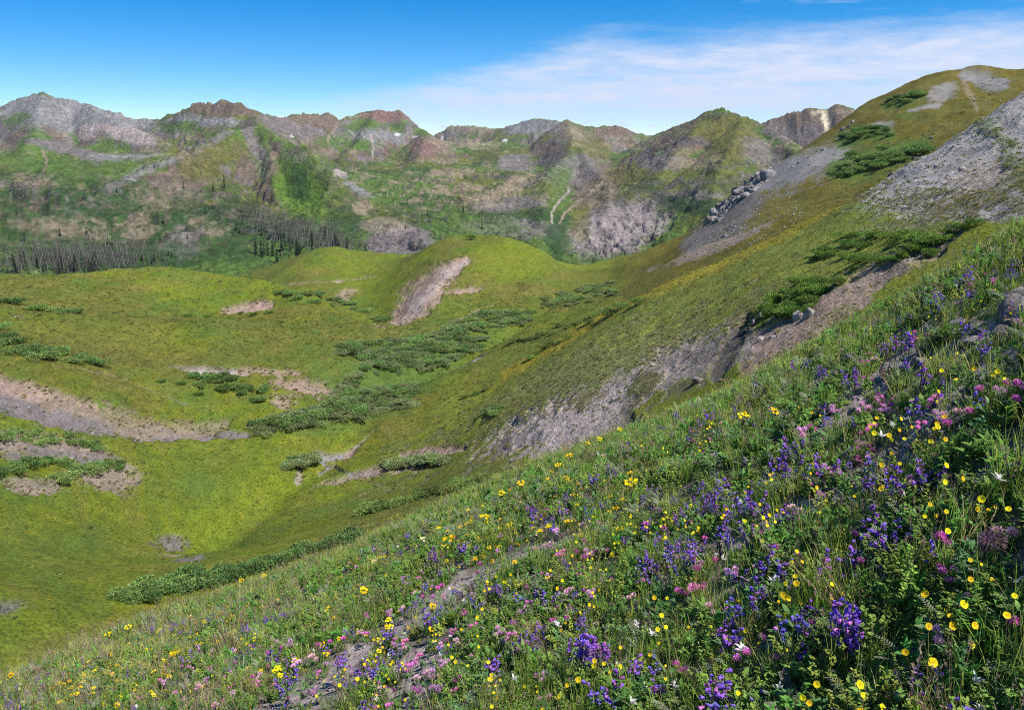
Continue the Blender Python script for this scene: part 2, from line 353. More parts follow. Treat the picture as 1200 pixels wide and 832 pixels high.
def polar(a0, a1, na, r0, r1, nr, rs=None, ts=None):
    a = np.linspace(a0, a1, na); r = np.exp(np.linspace(math.log(r0), math.log(r1), nr) if rs is None else np.interp(np.linspace(0, 1, nr), ts, np.log(rs))); A, RR = np.meshgrid(a, r)
    return RR * np.sin(A), RR * np.cos(A)
def slope_of(x, y, z):
    V = np.stack([x, y, z], -1); du = np.gradient(V, axis=0); dv = np.gradient(V, axis=1)
    n = np.cross(dv, du); n /= np.linalg.norm(n, axis=-1, keepdims=True) + 1e-9
    return np.abs(n[..., 2]), n

def ground_material(name, bump_scale, bump_strength, fine, rough=.95, bump2=None, dist=1.):
    m = bpy.data.materials.new(name); m.use_nodes = True; t = NT(m.node_tree); t.n.clear()
    out = t.add('ShaderNodeOutputMaterial'); b = t.add('ShaderNodeBsdfPrincipled'); t.l.new(b.outputs[0], out.inputs[0])
    vc = t.add('ShaderNodeVertexColor', layer_name='Col').outputs[0]
    p = t.mapping(t.add('ShaderNodeNewGeometry').outputs['Position'], (1, .6, 1.6))
    n1 = t.noise(p, fine, 5, .65); n2 = t.noise(p, fine * .17, 3, .6)
    k = t.math('MULTIPLY', t.ramp(n1, .28, .72, .62, 1.38), t.ramp(n2, .3, .7, .86, 1.14))
    c = t.mix(1., vc, t.add('ShaderNodeCombineColor').outputs[0], 'MULTIPLY')
    comb = [n for n in t.n if n.bl_idname == 'ShaderNodeCombineColor'][0]
    for i in range(3): t.put(comb.inputs[i], k)
    t.put(b.inputs['Base Color'], c); b.inputs['Roughness'].default_value = rough; b.inputs['Specular IOR Level'].default_value = .1
    bp = t.add('ShaderNodeBump'); bp.inputs['Strength'].default_value = bump_strength; bp.inputs['Distance'].default_value = dist
    t.put(bp.inputs['Height'], t.noise(p, bump_scale, 6, .65)); t.l.new(bp.outputs[0], b.inputs['Normal'])
    return m

def solid(x, y, z, s, seed, o=4, g=.5):
    """noise through space: plan and height both count"""
    X, Y, Z = x / s, .75 * y / s, 1.3 * z / s; t = 0.; am = 1.; n = 0.
    for k in range(o):
        t = t + am * vnoise3(X, Y, Z, seed + 17 * k); n += am; am *= g; X, Y, Z = 1.6 * X + 1.2 * Z + 3.1, 2. * Y + 1.7, -1.2 * X + 1.6 * Z + .9
    return .5 + 1.15 * (t / n - .5)
def build_mountains():
    x, y = polar(-.72, .72, 1020, 640, 4700, 430)
    z = mountain_z(x, y); px, py = topix(x, y, z)
    for e_, am, f_ in [((735,270,64,34,-18),17.,26.),((812,168,34,9,6),22.,26.),((310,195,16,42,4),18.,20.),((950,145,60,18,6),26.,40.),((262,126,40,10,4),20.,40.)]:
        z = z + sstep(1.2, .5, ell(px, py, *e_)) * (ridged(x / f_, y / (f_ * 7), 65, 4) - .55) * am
    z = z + sstep(880, 1080, np.hypot(x, y)) * sstep(440, 380, px) * sstep(1900, 1300, np.hypot(x, y)) * (ridged(x / 150, y / 120, 149, 4) - .5) * 46 + sstep(430, 480, px) * sstep(660, 600, px) * sstep(2400, 1900, np.hypot(x, y)) * (ridged(x / 110, y / 80, 151, 4) - .5) * 30
    # ledges and crags where the rock comes through
    s0, _ = slope_of(x, y, z); s0 = np.sqrt(1 - s0 ** 2) / np.maximum(s0, .05); q1 = fbm(x / 210, y / 210, 141, 4); q2 = fbm(x / 70, y / 70, 143, 4)
    m_ = sstep(.28, .5, s0) * sstep(.44, .58, q1); h_ = 24.; q = z / h_ + 2.5 * q2; fl = np.floor(q); zt = h_ * (fl + sstep(.30, .72, q - fl) - 2.5 * q2); z = z + .45 * m_ * (zt - z)
    z = z + m_ * (ridged(x / 30, y / 30, 145, 4) - .5) * 7
    px, py = topix(x, y, z); nz, n = slope_of(x, y, z); sl = s0
    n1 = solid(x, y, z, 80, 71, 6, .6); n2 = solid(x, y, z, 17, 73, 4, .6); n3 = fbm(x / 300, y / 300, 75, 3)
    col = np.ones(x.shape + (3,)) * C['green']
    col = paint(col, sstep(.45, .6, n3), 'olive', .7); col = paint(col, sstep(.52, .62, n1) * sstep(60, -120, z), 'dark', .75)
    rock = sstep(.72, .95, sl + (n1 - .5) * .7 + (n2 - .5) * .5 + (z + 20) / 900.)
    rc = np.where((fbm(x / 160, y / 160, 77, 3) > .5)[..., None], C['brown'], C['purple']) * (.8 + .4 * n2[..., None])
    col = col * (1 - rock[..., None]) + rc * rock[..., None]
    lay = vnoise(z / 11. + n3 * 5 + n1 * .8, z * 0 + 3.3, 97); band_ = sstep(.66, .76, lay) * sstep(.30, .45, sl) * sstep(.42, .56, n1); col = paint(col, band_, 'tan', .6); band_ = sstep(.30, .20, lay) * sstep(.35, .5, sl); col = paint(col, band_, 'darkrock', .45)
    wob = 9.
    qx = px + (fbm(x / 60, y / 60, 81, 4) - .5) * 2 * wob; qy = py + (fbm(x / 60, y / 60, 83, 4) - .5) * 1.2 * wob
    for c, st, spk, e in MT_PATCH:
        d = ell(qx, qy, *e); m = sstep(1.15, .65, d + (n2 - .5) * spk * 1.2 + (n1 - .5) * spk * .8)
        col = paint(col, m, c, st)
    # pale slabs on the benches of the bowl: thin, lying across the slope
    sn = fbm(px / 16. + n1 * 2, py / 3.2 + n1 * 2, 91, 4); reg = sstep(1.2, .6, ell(px, py, 525, 216, 125, 34, 4))
    col = paint(col, sstep(.57, .63, sn) * reg, 'tan', .8)
    sn = fbm(px / 10. + n1, py / 4. + n1 * 2, 93, 4)
    reg = sstep(1.2, .6, ell(px, py, 130, 248, 190, 46, 8))
    col = paint(col, sstep(.59, .66, sn) * reg, 'brown', .5); col = paint(col, sstep(.46, .40, sn) * reg, 'dark', .6)
    # narrow gullies and scars
    for c, w, pts in [('pale',1.3,[(646,262),(645,250),(655,236),(668,222)]),('tan',1.6,[(655,262),(662,248),(690,228),(705,215)]),('pale',1.2,[(436,182),(437,172),(434,160)]),('tan',1.5,[(384,166),(388,155),(396,146)]),('pale',1.2,[(208,160),(206,152)]),('tan',1.2,[(900,176),(905,166),(912,160)]),('tan',1.6,[(52,200),(54,188),(50,178)])]:
        col = paint(col, sstep(1.3, .6, poly_mask(qx * .3 + px * .7, qy * .3 + py * .7, pts, w)), c, .9)
    for cx, cy, rx, ry in SNOWP: col = paint(col, sstep(1.1, .8, ell(qx * .3 + px * .7, qy * .2 + py * .8, cx, cy, rx * .55, ry * .6)), 'snow', .8)
    col *= (.48 + .72 * solid(x, y, z, 7, 95, 3))[..., None]
    V = np.stack([x, y, z], -1).reshape(-1, 3); F = grid_faces(*x.shape); col = col.reshape(-1, 3)
    mat = ground_material('mountain_ground', .14, .9, .17, dist=7.)
    # which massif each face belongs to
    fx = px.reshape(-1)[F].mean(1); rr = np.hypot(x, y).reshape(-1)[F].mean(1)
    far = (rr > 3300); left = (fx < np.interp(rr, [800, 1000, 1250, 1500, 2000, 3300], [440, 440, 420, 400, 420, 530])) & ~far
    green = (fx > np.interp(rr, [800, 1200, 1600, 2200, 3300], [720, 770, 775, 770, 765])) & ~far
    rocky = green & (rr > 2080) & (fx > 870); green &= ~rocky
    mid = ~(far | left | green | rocky)
    for k, nm, lb in [(left, 'mountain', 'broad green and grey mountain with scree summit and dead trees at its foot'), (mid, 'mountain', 'purple brown mountain with a cliff above the valley notch and slab benches beside it'),
                      (green, 'mountain', 'olive green pointed mountain behind the grey rock outcrop'), (rocky, 'mountain', 'grey brown rocky mountain with one cream coloured streak'), (far, 'mountain', 'farthest grey peaks on the skyline')]:
        tag(obj(nm, sub_mesh(V, F, k, nm, mat, col)), lb, kind='structure')
    return x, y, z

# ------------------------------------------------------------ meadow, right slope, knoll, ridge
BARE = [  # colour, strength, speckle, shape
 ('pink',1,.7,('l',[(262,357),(290,356),(318,355)],[3,6,4])),
 ('pale',1,.5,('l',[(198,421),(240,429),(290,436)],[1.5,4,3])),('pink',.8,1.0,('l',[(280,432),(330,437),(352,436)],[3,4,2])),('pink',.9,.9,('e',(352,449,26,8,5))),('pink',.8,1.,('e',(330,468,12,10,0))),
 ('pink',1,.5,('l',[(548,303),(520,318),(490,348),(468,372)],[5,13,18,11])),('pale',.7,.7,('l',[(548,302),(518,322),(484,356)],[2,5,6])),('pink',.9,.8,('e',(540,338,20,4,-8))),('pink',.8,.6,('e',(408,346,14,5,-20))),('pink',.7,.6,('e',(444,380,9,4,25))),('pale',.9,.3,('e',(398,328,5,1.6,0))),('tan',.9,.3,('l',[(505,381),(540,373),(579,359)],[1,1.2,1])),('tan',.7,.5,('l',[(8,370),(22,374),(44,381)],[1,1.5,1])),('tan',.6,.6,('l',[(60,430),(140,440),(220,470)],[.8,.8,.8])),('tan',.6,.6,('l',[(330,332),(380,330),(440,322)],[.8,.8,.8])),
 ('purple',1,.5,('l',[(-60,455),(0,468),(50,482),(120,496),(200,502),(290,502)],[26,20,14,9,7,3])),('pink',.9,.8,('l',[(-40,438),(0,448),(60,468),(110,478)],[8,9,9,5])),('tan',.75,1.5,('l',[(60,470),(150,492),(200,496),(260,490)],[8,9,9,5])),
 ('soil',.95,.7,('e',(50,525,75,12,5))),('purple',.9,.6,('e',(80,535,60,8,4))),('soil',.9,.7,('e',(125,556,36,16,0))),('soil',.8,.8,('e',(40,570,30,8,0))),('purple',.9,.8,('e',(195,620,18,7,-15))),('purple',.95,.6,('e',(220,656,16,5,-8))),('purple',.9,.7,('e',(6,712,22,7,0))),('soil',.7,.8,('e',(200,645,16,4,0))),
 ('stream',1,.5,('l',[(440,495),(405,512),(372,516),(385,522)],[1,3,3,1.5])),('stream',1,.4,('l',[(372,530),(392,521),(400,538),(420,550),(470,546)],[1,1.5,1,3,2.5])),('stream',1,.3,('e',(550,413,22,4,-10))),('pink',.9,.5,('e',(410,512,10,6,-30))),
 ('pink',.9,.6,('l',[(470,533),(500,531),(520,530),(545,526)],[3,5,5,4])),('soil',.8,.8,('e',(440,548,60,6,-4))),('pale',.7,.8,('l',[(345,540),(350,530)],[3,3])),
 ('soil',.25,1.4,('e',(720,440,190,38,-24))),('lilac',.95,.75,('e',(665,498,92,26,-22))),('lilac',1,.55,('e',(645,504,62,24,-24))),('pale',.85,.7,('e',(725,466,74,20,-24))),('lilac',.9,.7,('e',(800,428,74,24,-28))),('purple',.7,.6,('e',(835,418,40,18,-30))),('pale',.9,.5,('e',(885,405,24,18,-30))),('darkrock',.9,.35,('l',[(880,372),(866,392),(852,412),(838,436)],[7,10,11,9])),('darkrock',.7,.4,('l',[(742,465),(735,480),(738,500)],[6,8,8])),('darkrock',.7,.5,('l',[(595,520),(580,538)],[8,6])),
 ('olive',.8,.7,('e',(755,452,22,10,-30))),('olive',.8,.7,('e',(690,470,16,8,-30))),('olive',.8,.7,('e',(800,455,16,9,-30))),
 ('soil',.9,.7,('l',[(895,400),(930,380),(970,350),(1010,350)],[16,15,10,8])),('pink',.7,.7,('l',[(880,428),(930,395),(990,350),(1030,330)],[14,12,14,10])),('soil',.9,.8,('l',[(1000,330),(1050,315),(1100,290),(1120,275)],[10,12,10,8])),
 ('scree',1,.35,('e',(1140,185,120,46,-20))),('scree',1,.3,('e',(1080,225,70,22,-6))),('scree',1,.3,('e',(1190,140,60,50,-30))),('scree',1,.3,('e',(1150,240,60,20,0))),('tan',.45,.9,('e',(1150,215,60,30,-20))),
 ('green',.55,1.6,('l',[(1150,140),(1185,165),(1195,205)],[6,9,12])),('olive',.5,1.8,('e',(1120,235,80,12,0))),
]
YELLOW = [('l',[(1000,236),(930,272),(850,309),(800,331),(740,357),(690,380),(640,408),(590,436)],[4,6,8,6,5,6,6,5])]
CPATCH = [('grey',1,.5,('l',[(990,175),(960,190),(920,205),(890,215),(860,238)],[7,11,13,13,9])),('purple',.9,.5,('l',[(880,235),(850,265),(810,290)],[14,18,12])),('grey',.55,1.3,('e',(935,198,60,18,-16))),
 ('soil',.8,1.1,('l',[(905,262),(870,280),(800,305),(760,318)],[4,6,4,2])),
 ('grey',.95,.5,('l',[(1130,88),(1155,93),(1175,100)],[6,9,7])),('scree',.8,.6,('e',(1105,107,16,8,-20))),('tan',.7,.8,('l',[(1128,97),(1138,110),(1146,130)],[2,4,2])),('scree',.8,.6,('l',[(1065,128),(1100,122)],[3,4])),('scree',.8,.7,('e',(1032,148,12,6,0))),
 ('green',.9,.4,('l',[(985,165),(1010,157),(1040,156)],[9,11,8])),('green',.9,.4,('l',[(985,200),(1020,190),(1055,182),(1085,172)],[14,17,13,8])),('green',.85,.5,('l',[(1040,122),(1065,116),(1080,112)],[5,7,5])),('green',.7,.5,('e',(1062,135,12,5,0))),('tan',.8,.5,('e',(995,197,6,4,0)))]
def shape_d(qx, qy, s): return ell(qx, qy, *s[1]) if s[0] == 'e' else poly_mask(qx, qy, s[1], s[2])

def build_mid():
    x, y = polar(-.72, .72, 1020, 27, 980, 590, [27, 60, 90, 300, 470, 980], [0, .08, .16, .78, .93, 1])
    z = mid_z(x, y); r = np.hypot(x, y); px, py = topix(x, y, mid_z0(x, y))
    nz, n = slope_of(x, y, z)
    isC = r > np.interp(px, [-1e4, 640, 670, 700, 750, 800, 900, 1000, 1100, 1200, 1350, 1e4], [1e5, 1e5, 330, 262, 205, 186, 190, 208, 235, 270, 280, 280])
    n1 = solid(x, y, z, 8, 101, 6, .6); n2 = solid(x, y, z, 1.5, 103, 4, .6); n3 = fbm(x / 45, y / 45, 105, 4)
    base = np.array((.104, .124, .015)); col = np.ones(x.shape + (3,)) * base
    col = paint(col, sstep(.42, .62, n3), 'lime', .55); col = paint(col, sstep(.55, .40, n3) * sstep(.35, .6, n1), 'olive', .5)
    col = paint(col, sstep(.55, .75, n1), 'dry', .22); col = paint(col, sstep(.50, .36, n1), 'green', .45)
    # contour bands of drier turf
    bd = fbm(px / 90., z / 1.3 + n3 * 3, 107, 4); col = paint(col, sstep(.5, .66, bd), 'dry', .18); col = paint(col, sstep(.46, .34, bd), 'green', .3)
    for c, st, e in [('lime',.8,(240,600,120,30,-38)),('lime',.8,(330,545,70,14,0)),('lime',.5,(380,640,120,16,-18)),('green',.6,(80,640,110,40,0)),('green',.6,(230,560,60,18,0)),('olive',.7,(120,400,130,30,10)),('lime',.5,(440,330,60,30,30)),('lime',.6,(600,300,60,20,0)),('green',.9,(470,420,90,30,-18)),('green',.8,(420,470,70,22,-24)),('green',.5,(350,495,50,10,-8)),('green',.6,(570,385,60,10,-14)),('lime',.6,(560,480,60,50,-40)),('sage',.85,(740,400,200,44,-25)),('sage',.85,(980,300,170,50,-18)),('dry',.5,(140,735,180,16,-16)),('olive',.5,(520,580,160,18,-20)),('dry',.45,(330,655,120,10,-17)),('green',.5,(1000,250,60,16,-20)),('green',.5,(560,560,90,10,-14))]:
        col = paint(col, sstep(1.5, .1, ell(px, py, *e) + (n1 - .5) * .7 + (n3 - .5) * 1.2), c, st)
    k = sstep(5, 40, 1000 / np.maximum(r, 1)) * 6 + 2.5
    qx = px + (n1 - .5) * k * 3; qy = py + (n1 - .5) * k * 1.6 + (n2 - .5) * 3
    colC = np.ones(x.shape + (3,)) * np.array((.118, .100, .016)); colC = paint(colC, sstep(.45, .62, n1), 'olive', .8); colC = paint(colC, sstep(.55, .7, n3), 'dry', .3)
    for c, st, spk, s in CPATCH:
        d = shape_d(qx, qy, s); colC = paint(colC, sstep(1.5, .6, d + (n2 - .5) * (spk * 1.6 + .4) + (n1 - .5) * spk * 1.2), c, st)
    bare = np.zeros(x.shape)
    for c, st, spk, s in BARE:
        d = shape_d(qx, qy, s); m = sstep(1.45, .65, d + (n2 - .5) * (spk * 1.8 + .5) + (n1 - .5) * spk * 1.2) * st
        col = paint(col, m, c)
        if c in ('pink', 'pale', 'purple', 'lilac', 'soil', 'scree', 'darkrock', 'stream', 'tan'): bare = np.maximum(bare, m)
        elif c in ('olive', 'green'): bare = bare * (1 - m)
    for s in YELLOW:
        d = shape_d(qx, qy, s); col = paint(col, sstep(1.3, .3, d + (n2 - .5) * 1.6 + (n1 - .5)), 'yellow', .55)
    wc = (isC * sstep(655, 800, px + (n1 - .5) * 60))[..., None]; col = col * (1 - wc) + colC * wc
    # scattered yellow bloom over the turf
    yl = sstep(.66, .74, fbm(x / .9, y / .9, 109, 3)) * sstep(.45, .6, n1) * (bare < .3) * (~isC); col = paint(col, yl, 'yellow', .25)
    col *= (.67 + .40 * n2)[..., None]
    # bare ground is scoured a little below the turf, broken and rilled
    z = z - bare * .55 * (~isC) * np.clip(r / 100, .6, 2) + bare * (ridged(x / 7, y / 7, 111, 5) - .5) * 1.7 * (~isC)
    dk = sstep(1.1, .5, poly_mask(qx, qy, [(880, 372), (866, 392), (852, 412), (838, 436)], [7, 10, 11, 9])) * (~isC); z = z - dk * .5
    V = np.stack([x, y, z], -1).reshape(-1, 3); F = grid_faces(*x.shape); cf = col.reshape(-1, 3)
    mat = ground_material('meadow_turf', 3.0, .9, 3.2, dist=.5)
    fpx = px.reshape(-1)[F].mean(1); fr = r.reshape(-1)[F].mean(1); fC = isC.reshape(-1)[F].sum(1) >= 2
    fK = (~fC) & (fr > np.interp(fpx, [-1e4, 200, 330, 430, 465, 480, 560, 640, 675], [360, 360, 325, 285, 262, 262, 290, 306, 318])) & (fpx < 690)
    fB = (~fC) & (~fK) & (fpx > np.interp(fr, [20, 80, 100, 140, 175, 400], [1000, 640, 575, 600, 620, 640]))
    fM = ~(fC | fK | fB)
    for kf, nm, lb in [(fM, 'valley_meadow', 'rolling yellow green meadow on the valley floor'), (fB, 'hillside', 'grassy hillside with grey scree and eroded bare earth'), (fK, 'knoll', 'grassy knoll with a pink scree scar on its flank'), (fC, 'ridge', 'olive grass ridge rising to a round top above the rock outcrop')]:
        tag(obj(nm, sub_mesh(V, F, kf, nm, mat, cf)), lb, kind='structure')
    return bare, isC, (x, y, z)

# bare lines of soil and stone on the flower slope: px, py, half width in metres
NEAR_BARE = [([(320,850),(370,808),(420,770),(470,735),(530,695),(580,668)],.24),([(470,850),(480,805),(495,770)],.14),([(640,640),(600,655),(570,672)],.14),([(905,620),(950,595),(1010,560),(1050,540)],.10),([(980,500),(1010,475),(1040,440),(1075,400),(1130,370)],.13),([(840,640),(880,640),(910,625)],.10),([(1080,500),(1120,470),(1150,440)],.12),([(1160,560),(1200,520)],.1),([(860,470),(920,430),(960,400)],.11),([(1120,420),(1200,372)],.16),([(1040,372),(1090,330),(1130,310)],.12)]
def near_hit(px, py, h=0.):
    """where the ray through a pixel meets the flower slope raised by h"""
    d = pdir(px, py); hl = math.hypot(d[0], d[1]); lo = .5; step = 1.02; r = lo
    while r < 40:
        x, y = d[0] / hl * r, d[1] / hl * r
        if d[2] / hl * r < near_z(np.array(x), np.array(y)) + h: return float(x), float(y), float(near_z(np.array(x), np.array(y)))
        r *= step
    return None
_NB = []
def near_bare(x, y, wide=1.):
    b = np.zeros(np.shape(x))
    if not _NB:
        for pts, w in NEAR_BARE: _NB.append(([p for p in (near_hit(*p) for p in pts) if p], w))
    for P, w in _NB:
        for A, B in zip(P[:-1], P[1:]):
            ax, ay, bx, by = A[0], A[1], B[0], B[1]; L2 = (bx - ax) ** 2 + (by - ay) ** 2 + 1e-9
            t = np.clip(((x - ax) * (bx - ax) + (y - ay) * (by - ay)) / L2, 0, 1); d = np.hypot(x - ax - t * (bx - ax), y - ay - t * (by - ay))
            b = np.maximum(b, sstep(1.5, .5, d / (w * wide)))
    return b
def build_near():
    x, y = polar(-1.48, 1.48, 480, .35, 62, 260)
    z = near_z(x, y); r = np.hypot(x, y)
    b = near_bare(x, y); z = z - b * .03
    n1 = fbm(x / .5, y / .5, 121, 4); n2 = fbm(x / .06, y / .06, 123, 3)
    col = np.ones(x.shape + (3,)) * np.array((.14, .122, .095)); col = paint(col, sstep(.45, .65, n1), 'lilac', .5)
    far = sstep(9, 24, r); col = col * (1 - far[..., None]) + np.array((.20, .172, .062)) * far[..., None]
    col = paint(col, b * sstep(.25, .5, n1 + b * .3), 'lilac', .95); col *= (.7 + .6 * n2)[..., None]
    V = np.stack([x, y, z], -1).reshape(-1, 3)
    mat = ground_material('slope_soil', 30, .9, 22., dist=.04)
    tag(obj('flower_slope', mesh_np('flower_slope', V, grid_faces(*x.shape), mat, True, col.reshape(-1, 3))), 'steep wildflower hillside of soil and stones in front', kind='structure')
build_near(); MIDB, MIDC, MIDG = build_mid(); MTG = build_mountains()
# ------------------------------------------------------------ plant and rock builders
class MB:
    """collects triangles with a colour per vertex; build() makes ONE mesh"""
    def __init__(s): s.v = []; s.f = []; s.c = []; s.n = 0
    def add(s, V, F, c):
        V = np.asarray(V, float); F = np.asarray(F, int)
        if F.shape[1] == 4: F = np.concatenate([F[:, [0, 1, 2]], F[:, [0, 2, 3]]])
        c = np.asarray(c, float); c = np.broadcast_to(c, (len(V), 3)) if c.ndim == 1 else c
        s.v.append(V); s.f.append(F + s.n); s.c.append(c); s.n += len(V)
    def build(s, name, mat, smooth=False):
        return mesh_np(name, np.concatenate(s.v), np.concatenate(s.f), mat, smooth, np.concatenate(s.c))
    def strip(s, path, width, side, c, prof=None):
        """ribbon along path, widths by profile (0..1 along)"""
        P = np.asarray(path, float); n = len(P); t = np.linspace(0, 1, n)
        w = (np.array(prof) if prof is not None else (1 - t) ** .7) * width * .5
        S = np.asarray(side, float); S = S / (np.linalg.norm(S) + 1e-9)
        V = np.empty((2 * n, 3)); V[0::2] = P - S * w[:, None]; V[1::2] = P + S * w[:, None]
        F = [[2 * i, 2 * i + 1, 2 * i + 3, 2 * i + 2] for i in range(n - 1)]
        c = np.asarray(c, float)
        s.add(V, F, np.repeat(c, 2, 0) if c.ndim == 2 else c)
    def stalk(s, path, r0, r1, c, k=3):
        P = np.asarray(path, float); n = len(P); V = []
        for i in range(n):
            r = r0 + (r1 - r0) * i / (n - 1); d = P[min(i + 1, n - 1)] - P[max(i - 1, 0)]; d = d / (np.linalg.norm(d) + 1e-9)
            a = np.cross(d, (0, 0, 1.) if abs(d[2]) < .9 else (1., 0, 0)); a /= np.linalg.norm(a); b = np.cross(d, a)
            for j in range(k): V.append(P[i] + r * (math.cos(6.283 * j / k) * a + math.sin(6.283 * j / k) * b))
        F = [[i * k + j, i * k + (j + 1) % k, (i + 1) * k + (j + 1) % k, (i + 1) * k + j] for i in range(n - 1) for j in range(k)]
        s.add(V, F, c)
    def leaf(s, base, d, up, L, w, c, bend=.25):
        d = np.asarray(d, float); d = d / np.linalg.norm(d); up = np.asarray(up, float); sd = np.cross(d, up); nn = np.linalg.norm(sd)
        sd = sd / nn if nn > 1e-6 else np.array((1., 0, 0)); up = np.cross(sd, d); b = np.asarray(base, float)
        P = [b, b + d * L * .35 + up * L * bend * .3, b + d * L * .7 + up * L * bend * .25, b + d * L - up * L * bend * .25]
        s.strip(P, w, sd, c, (.12, 1, .8, .02))
U = lambda a, b: float(rng.uniform(a, b))
def jit(c, k=.15, h=.06):
    c = np.asarray(c, float); return np.clip(c * (1 + U(-k, k)) * (1 + rng.uniform(-h, h, 3)), 0, 1)

def leaf_material(name, transl=.35, rough=.6, vary=.25, tint=False, spec=.25):
    m = bpy.data.materials.new(name); m.use_nodes = True; t = NT(m.node_tree); t.n.clear()
    out = t.add('ShaderNodeOutputMaterial'); vc = t.add('ShaderNodeVertexColor', layer_name='Col').outputs[0]
    oi = t.add('ShaderNodeObjectInfo'); hs = t.add('ShaderNodeHueSaturation'); t.put(hs.inputs['Color'], vc)
    t.put(hs.inputs['Value'], t.ramp(oi.outputs['Random'], 0, 1, 1 - vary, 1 + vary))
    w = t.add('ShaderNodeTexWhiteNoise', noise_dimensions='1D'); t.put(w.inputs['W'], oi.outputs['Random'])
    t.put(hs.inputs['Hue'], t.ramp(w.outputs[0], 0, 1, .5 - .025 * (vary > .1), .5 + .02 * (vary > .1)))
    c = hs.outputs[0]
    if tint: c = t.mix(1., c, oi.outputs['Color'], 'MULTIPLY')
    b = t.add('ShaderNodeBsdfPrincipled'); t.put(b.inputs['Base Color'], c); b.inputs['Roughness'].default_value = rough; b.inputs['Specular IOR Level'].default_value = spec
    tr = t.add('ShaderNodeBsdfTranslucent'); t.put(tr.inputs[0], c)
    mx = t.add('ShaderNodeMixShader'); mx.inputs[0].default_value = transl
    t.l.new(b.outputs[0], mx.inputs[1]); t.l.new(tr.outputs[0], mx.inputs[2]); t.l.new(mx.outputs[0], out.inputs[0])
    return m
M_LEAF = leaf_material('leaf_green', .45); M_PETAL = leaf_material('petal', .4, .7, .12, spec=.1); M_SHRUB = leaf_material('shrub_leaf', .4, .7, .22, True)
M_THICKET = leaf_material('thicket_leaf', .4, .7, .25)
M_WOOD = leaf_material('dry_wood', 0., .9, .2, True, .05)
def rock_material():
    m = bpy.data.materials.new('lichen_rock'); m.use_nodes = True; t = NT(m.node_tree); t.n.clear()
    out = t.add('ShaderNodeOutputMaterial'); b = t.add('ShaderNodeBsdfPrincipled'); t.l.new(b.outputs[0], out.inputs[0])
    oi = t.add('ShaderNodeObjectInfo'); p = t.add('ShaderNodeTexCoord').outputs['Object']
    n1 = t.noise(p, 2.2, 6, .7); n2 = t.noise(p, 9, 4, .6); n3 = t.noise(p, 26, 3, .6)
    c = t.mix(t.ramp(n1, .35, .65), (.15, .135, .135, 1), (.34, .32, .315, 1)); c = t.mix(t.ramp(n2, .58, .66, 0, .6), c, (.42, .42, .37, 1)); c = t.mix(t.ramp(n2, .40, .32, 0, .7), c, (.075, .07, .07, 1))
    c = t.mix(t.ramp(n3, .6, .7, 0, .35), c, (.3, .2, .12, 1)); c = t.mix(1., c, oi.outputs['Color'], 'MULTIPLY')
    t.put(b.inputs['Base Color'], c); b.inputs['Roughness'].default_value = .92; b.inputs['Specular IOR Level'].default_value = .15
    bp = t.add('ShaderNodeBump'); bp.inputs['Strength'].default_value = .8; bp.inputs['Distance'].default_value = .12; t.put(bp.inputs['Height'], t.noise(p, 5, 7, .7)); t.l.new(bp.outputs[0], b.inputs['Normal'])
    return m
M_ROCK = rock_material()
import bmesh
def rock_mesh(seed, sub=3):
    """angular boulder of about unit size"""
    g = np.random.default_rng(seed); bm = bmesh.new(); bmesh.ops.create_icosphere(bm, subdivisions=sub, radius=1)
    V = np.array([v.co for v in bm.verts]); F = np.array([[v.index for v in f.verts] for f in bm.faces]); bm.free()
    for _ in range(17):
        n = g.normal(size=3); n /= np.linalg.norm(n); h = g.uniform(.45, .85); d = V @ n; V = V - np.maximum(d - h, 0)[:, None] * n * .93
    V = V * (1 + .16 * (fbm(V[:, 0] * 2 + seed, V[:, 1] * 2 + V[:, 2] * 1.3, seed, 4) - .5)[:, None] * 2)
    V[:, 2] *= g.uniform(.55, .8); V[:, 0] *= g.uniform(.85, 1.25)
    me = mesh_np('rock', V, F, M_ROCK, False); return me
ROCKS = [rock_mesh(900 + i) for i in range(7)]; PEBBLES = [rock_mesh(950 + i, 1) for i in range(4)]

# ------------------------------------------------------------ willow shrubs and other bushes
def shrub_proto(seed, H=.8, n=1500, ls=.11):
    g = np.random.default_rng(seed); mb = MB(); lob = [(g.uniform(-.65, .65), g.uniform(-.65, .65), g.uniform(.30, .58), g.uniform(.55, 1.)) for _ in range(8)]
    for i in range(n):
        lx, ly, lr, lh = lob[g.integers(len(lob))]
        u = g.normal(size=3); u /= np.linalg.norm(u); u[2] = abs(u[2]) if g.random() < .8 else u[2]; q = lr * g.uniform(.55, 1.12) ** .6
        p = np.array((lx, ly, H * lh * .52)) + u * q * np.array((1, 1, H * lh * .8)); p[2] = max(p[2], .02)
        d = u + g.normal(size=3) * .6 + (0, 0, .5); L = ls * g.uniform(.7, 1.4)
        c = np.array((.225, .295, .125)) * g.uniform(.6, 1.3) * np.array((g.uniform(.9, 1.15), 1, g.uniform(.8, 1.2)))
        mb.leaf(p, d, g.normal(size=3), L, L * .55, c)
    st = MB()
    for i in range(9):
        a = g.uniform(0, 6.28); q = g.uniform(.3, .75); st.stalk([(0, 0, -.12), (q * .4 * math.cos(a), q * .4 * math.sin(a), H * .35), (q * math.cos(a), q * math.sin(a), H * g.uniform(.5, .8))], .03, .008, (.14, .105, .075))
    return mb.build('foliage', M_SHRUB), st.build('stem', M_WOOD)
SHRUBS = [shrub_proto(300 + i, (.75, .9, .65, .8)[i]) for i in range(4)]

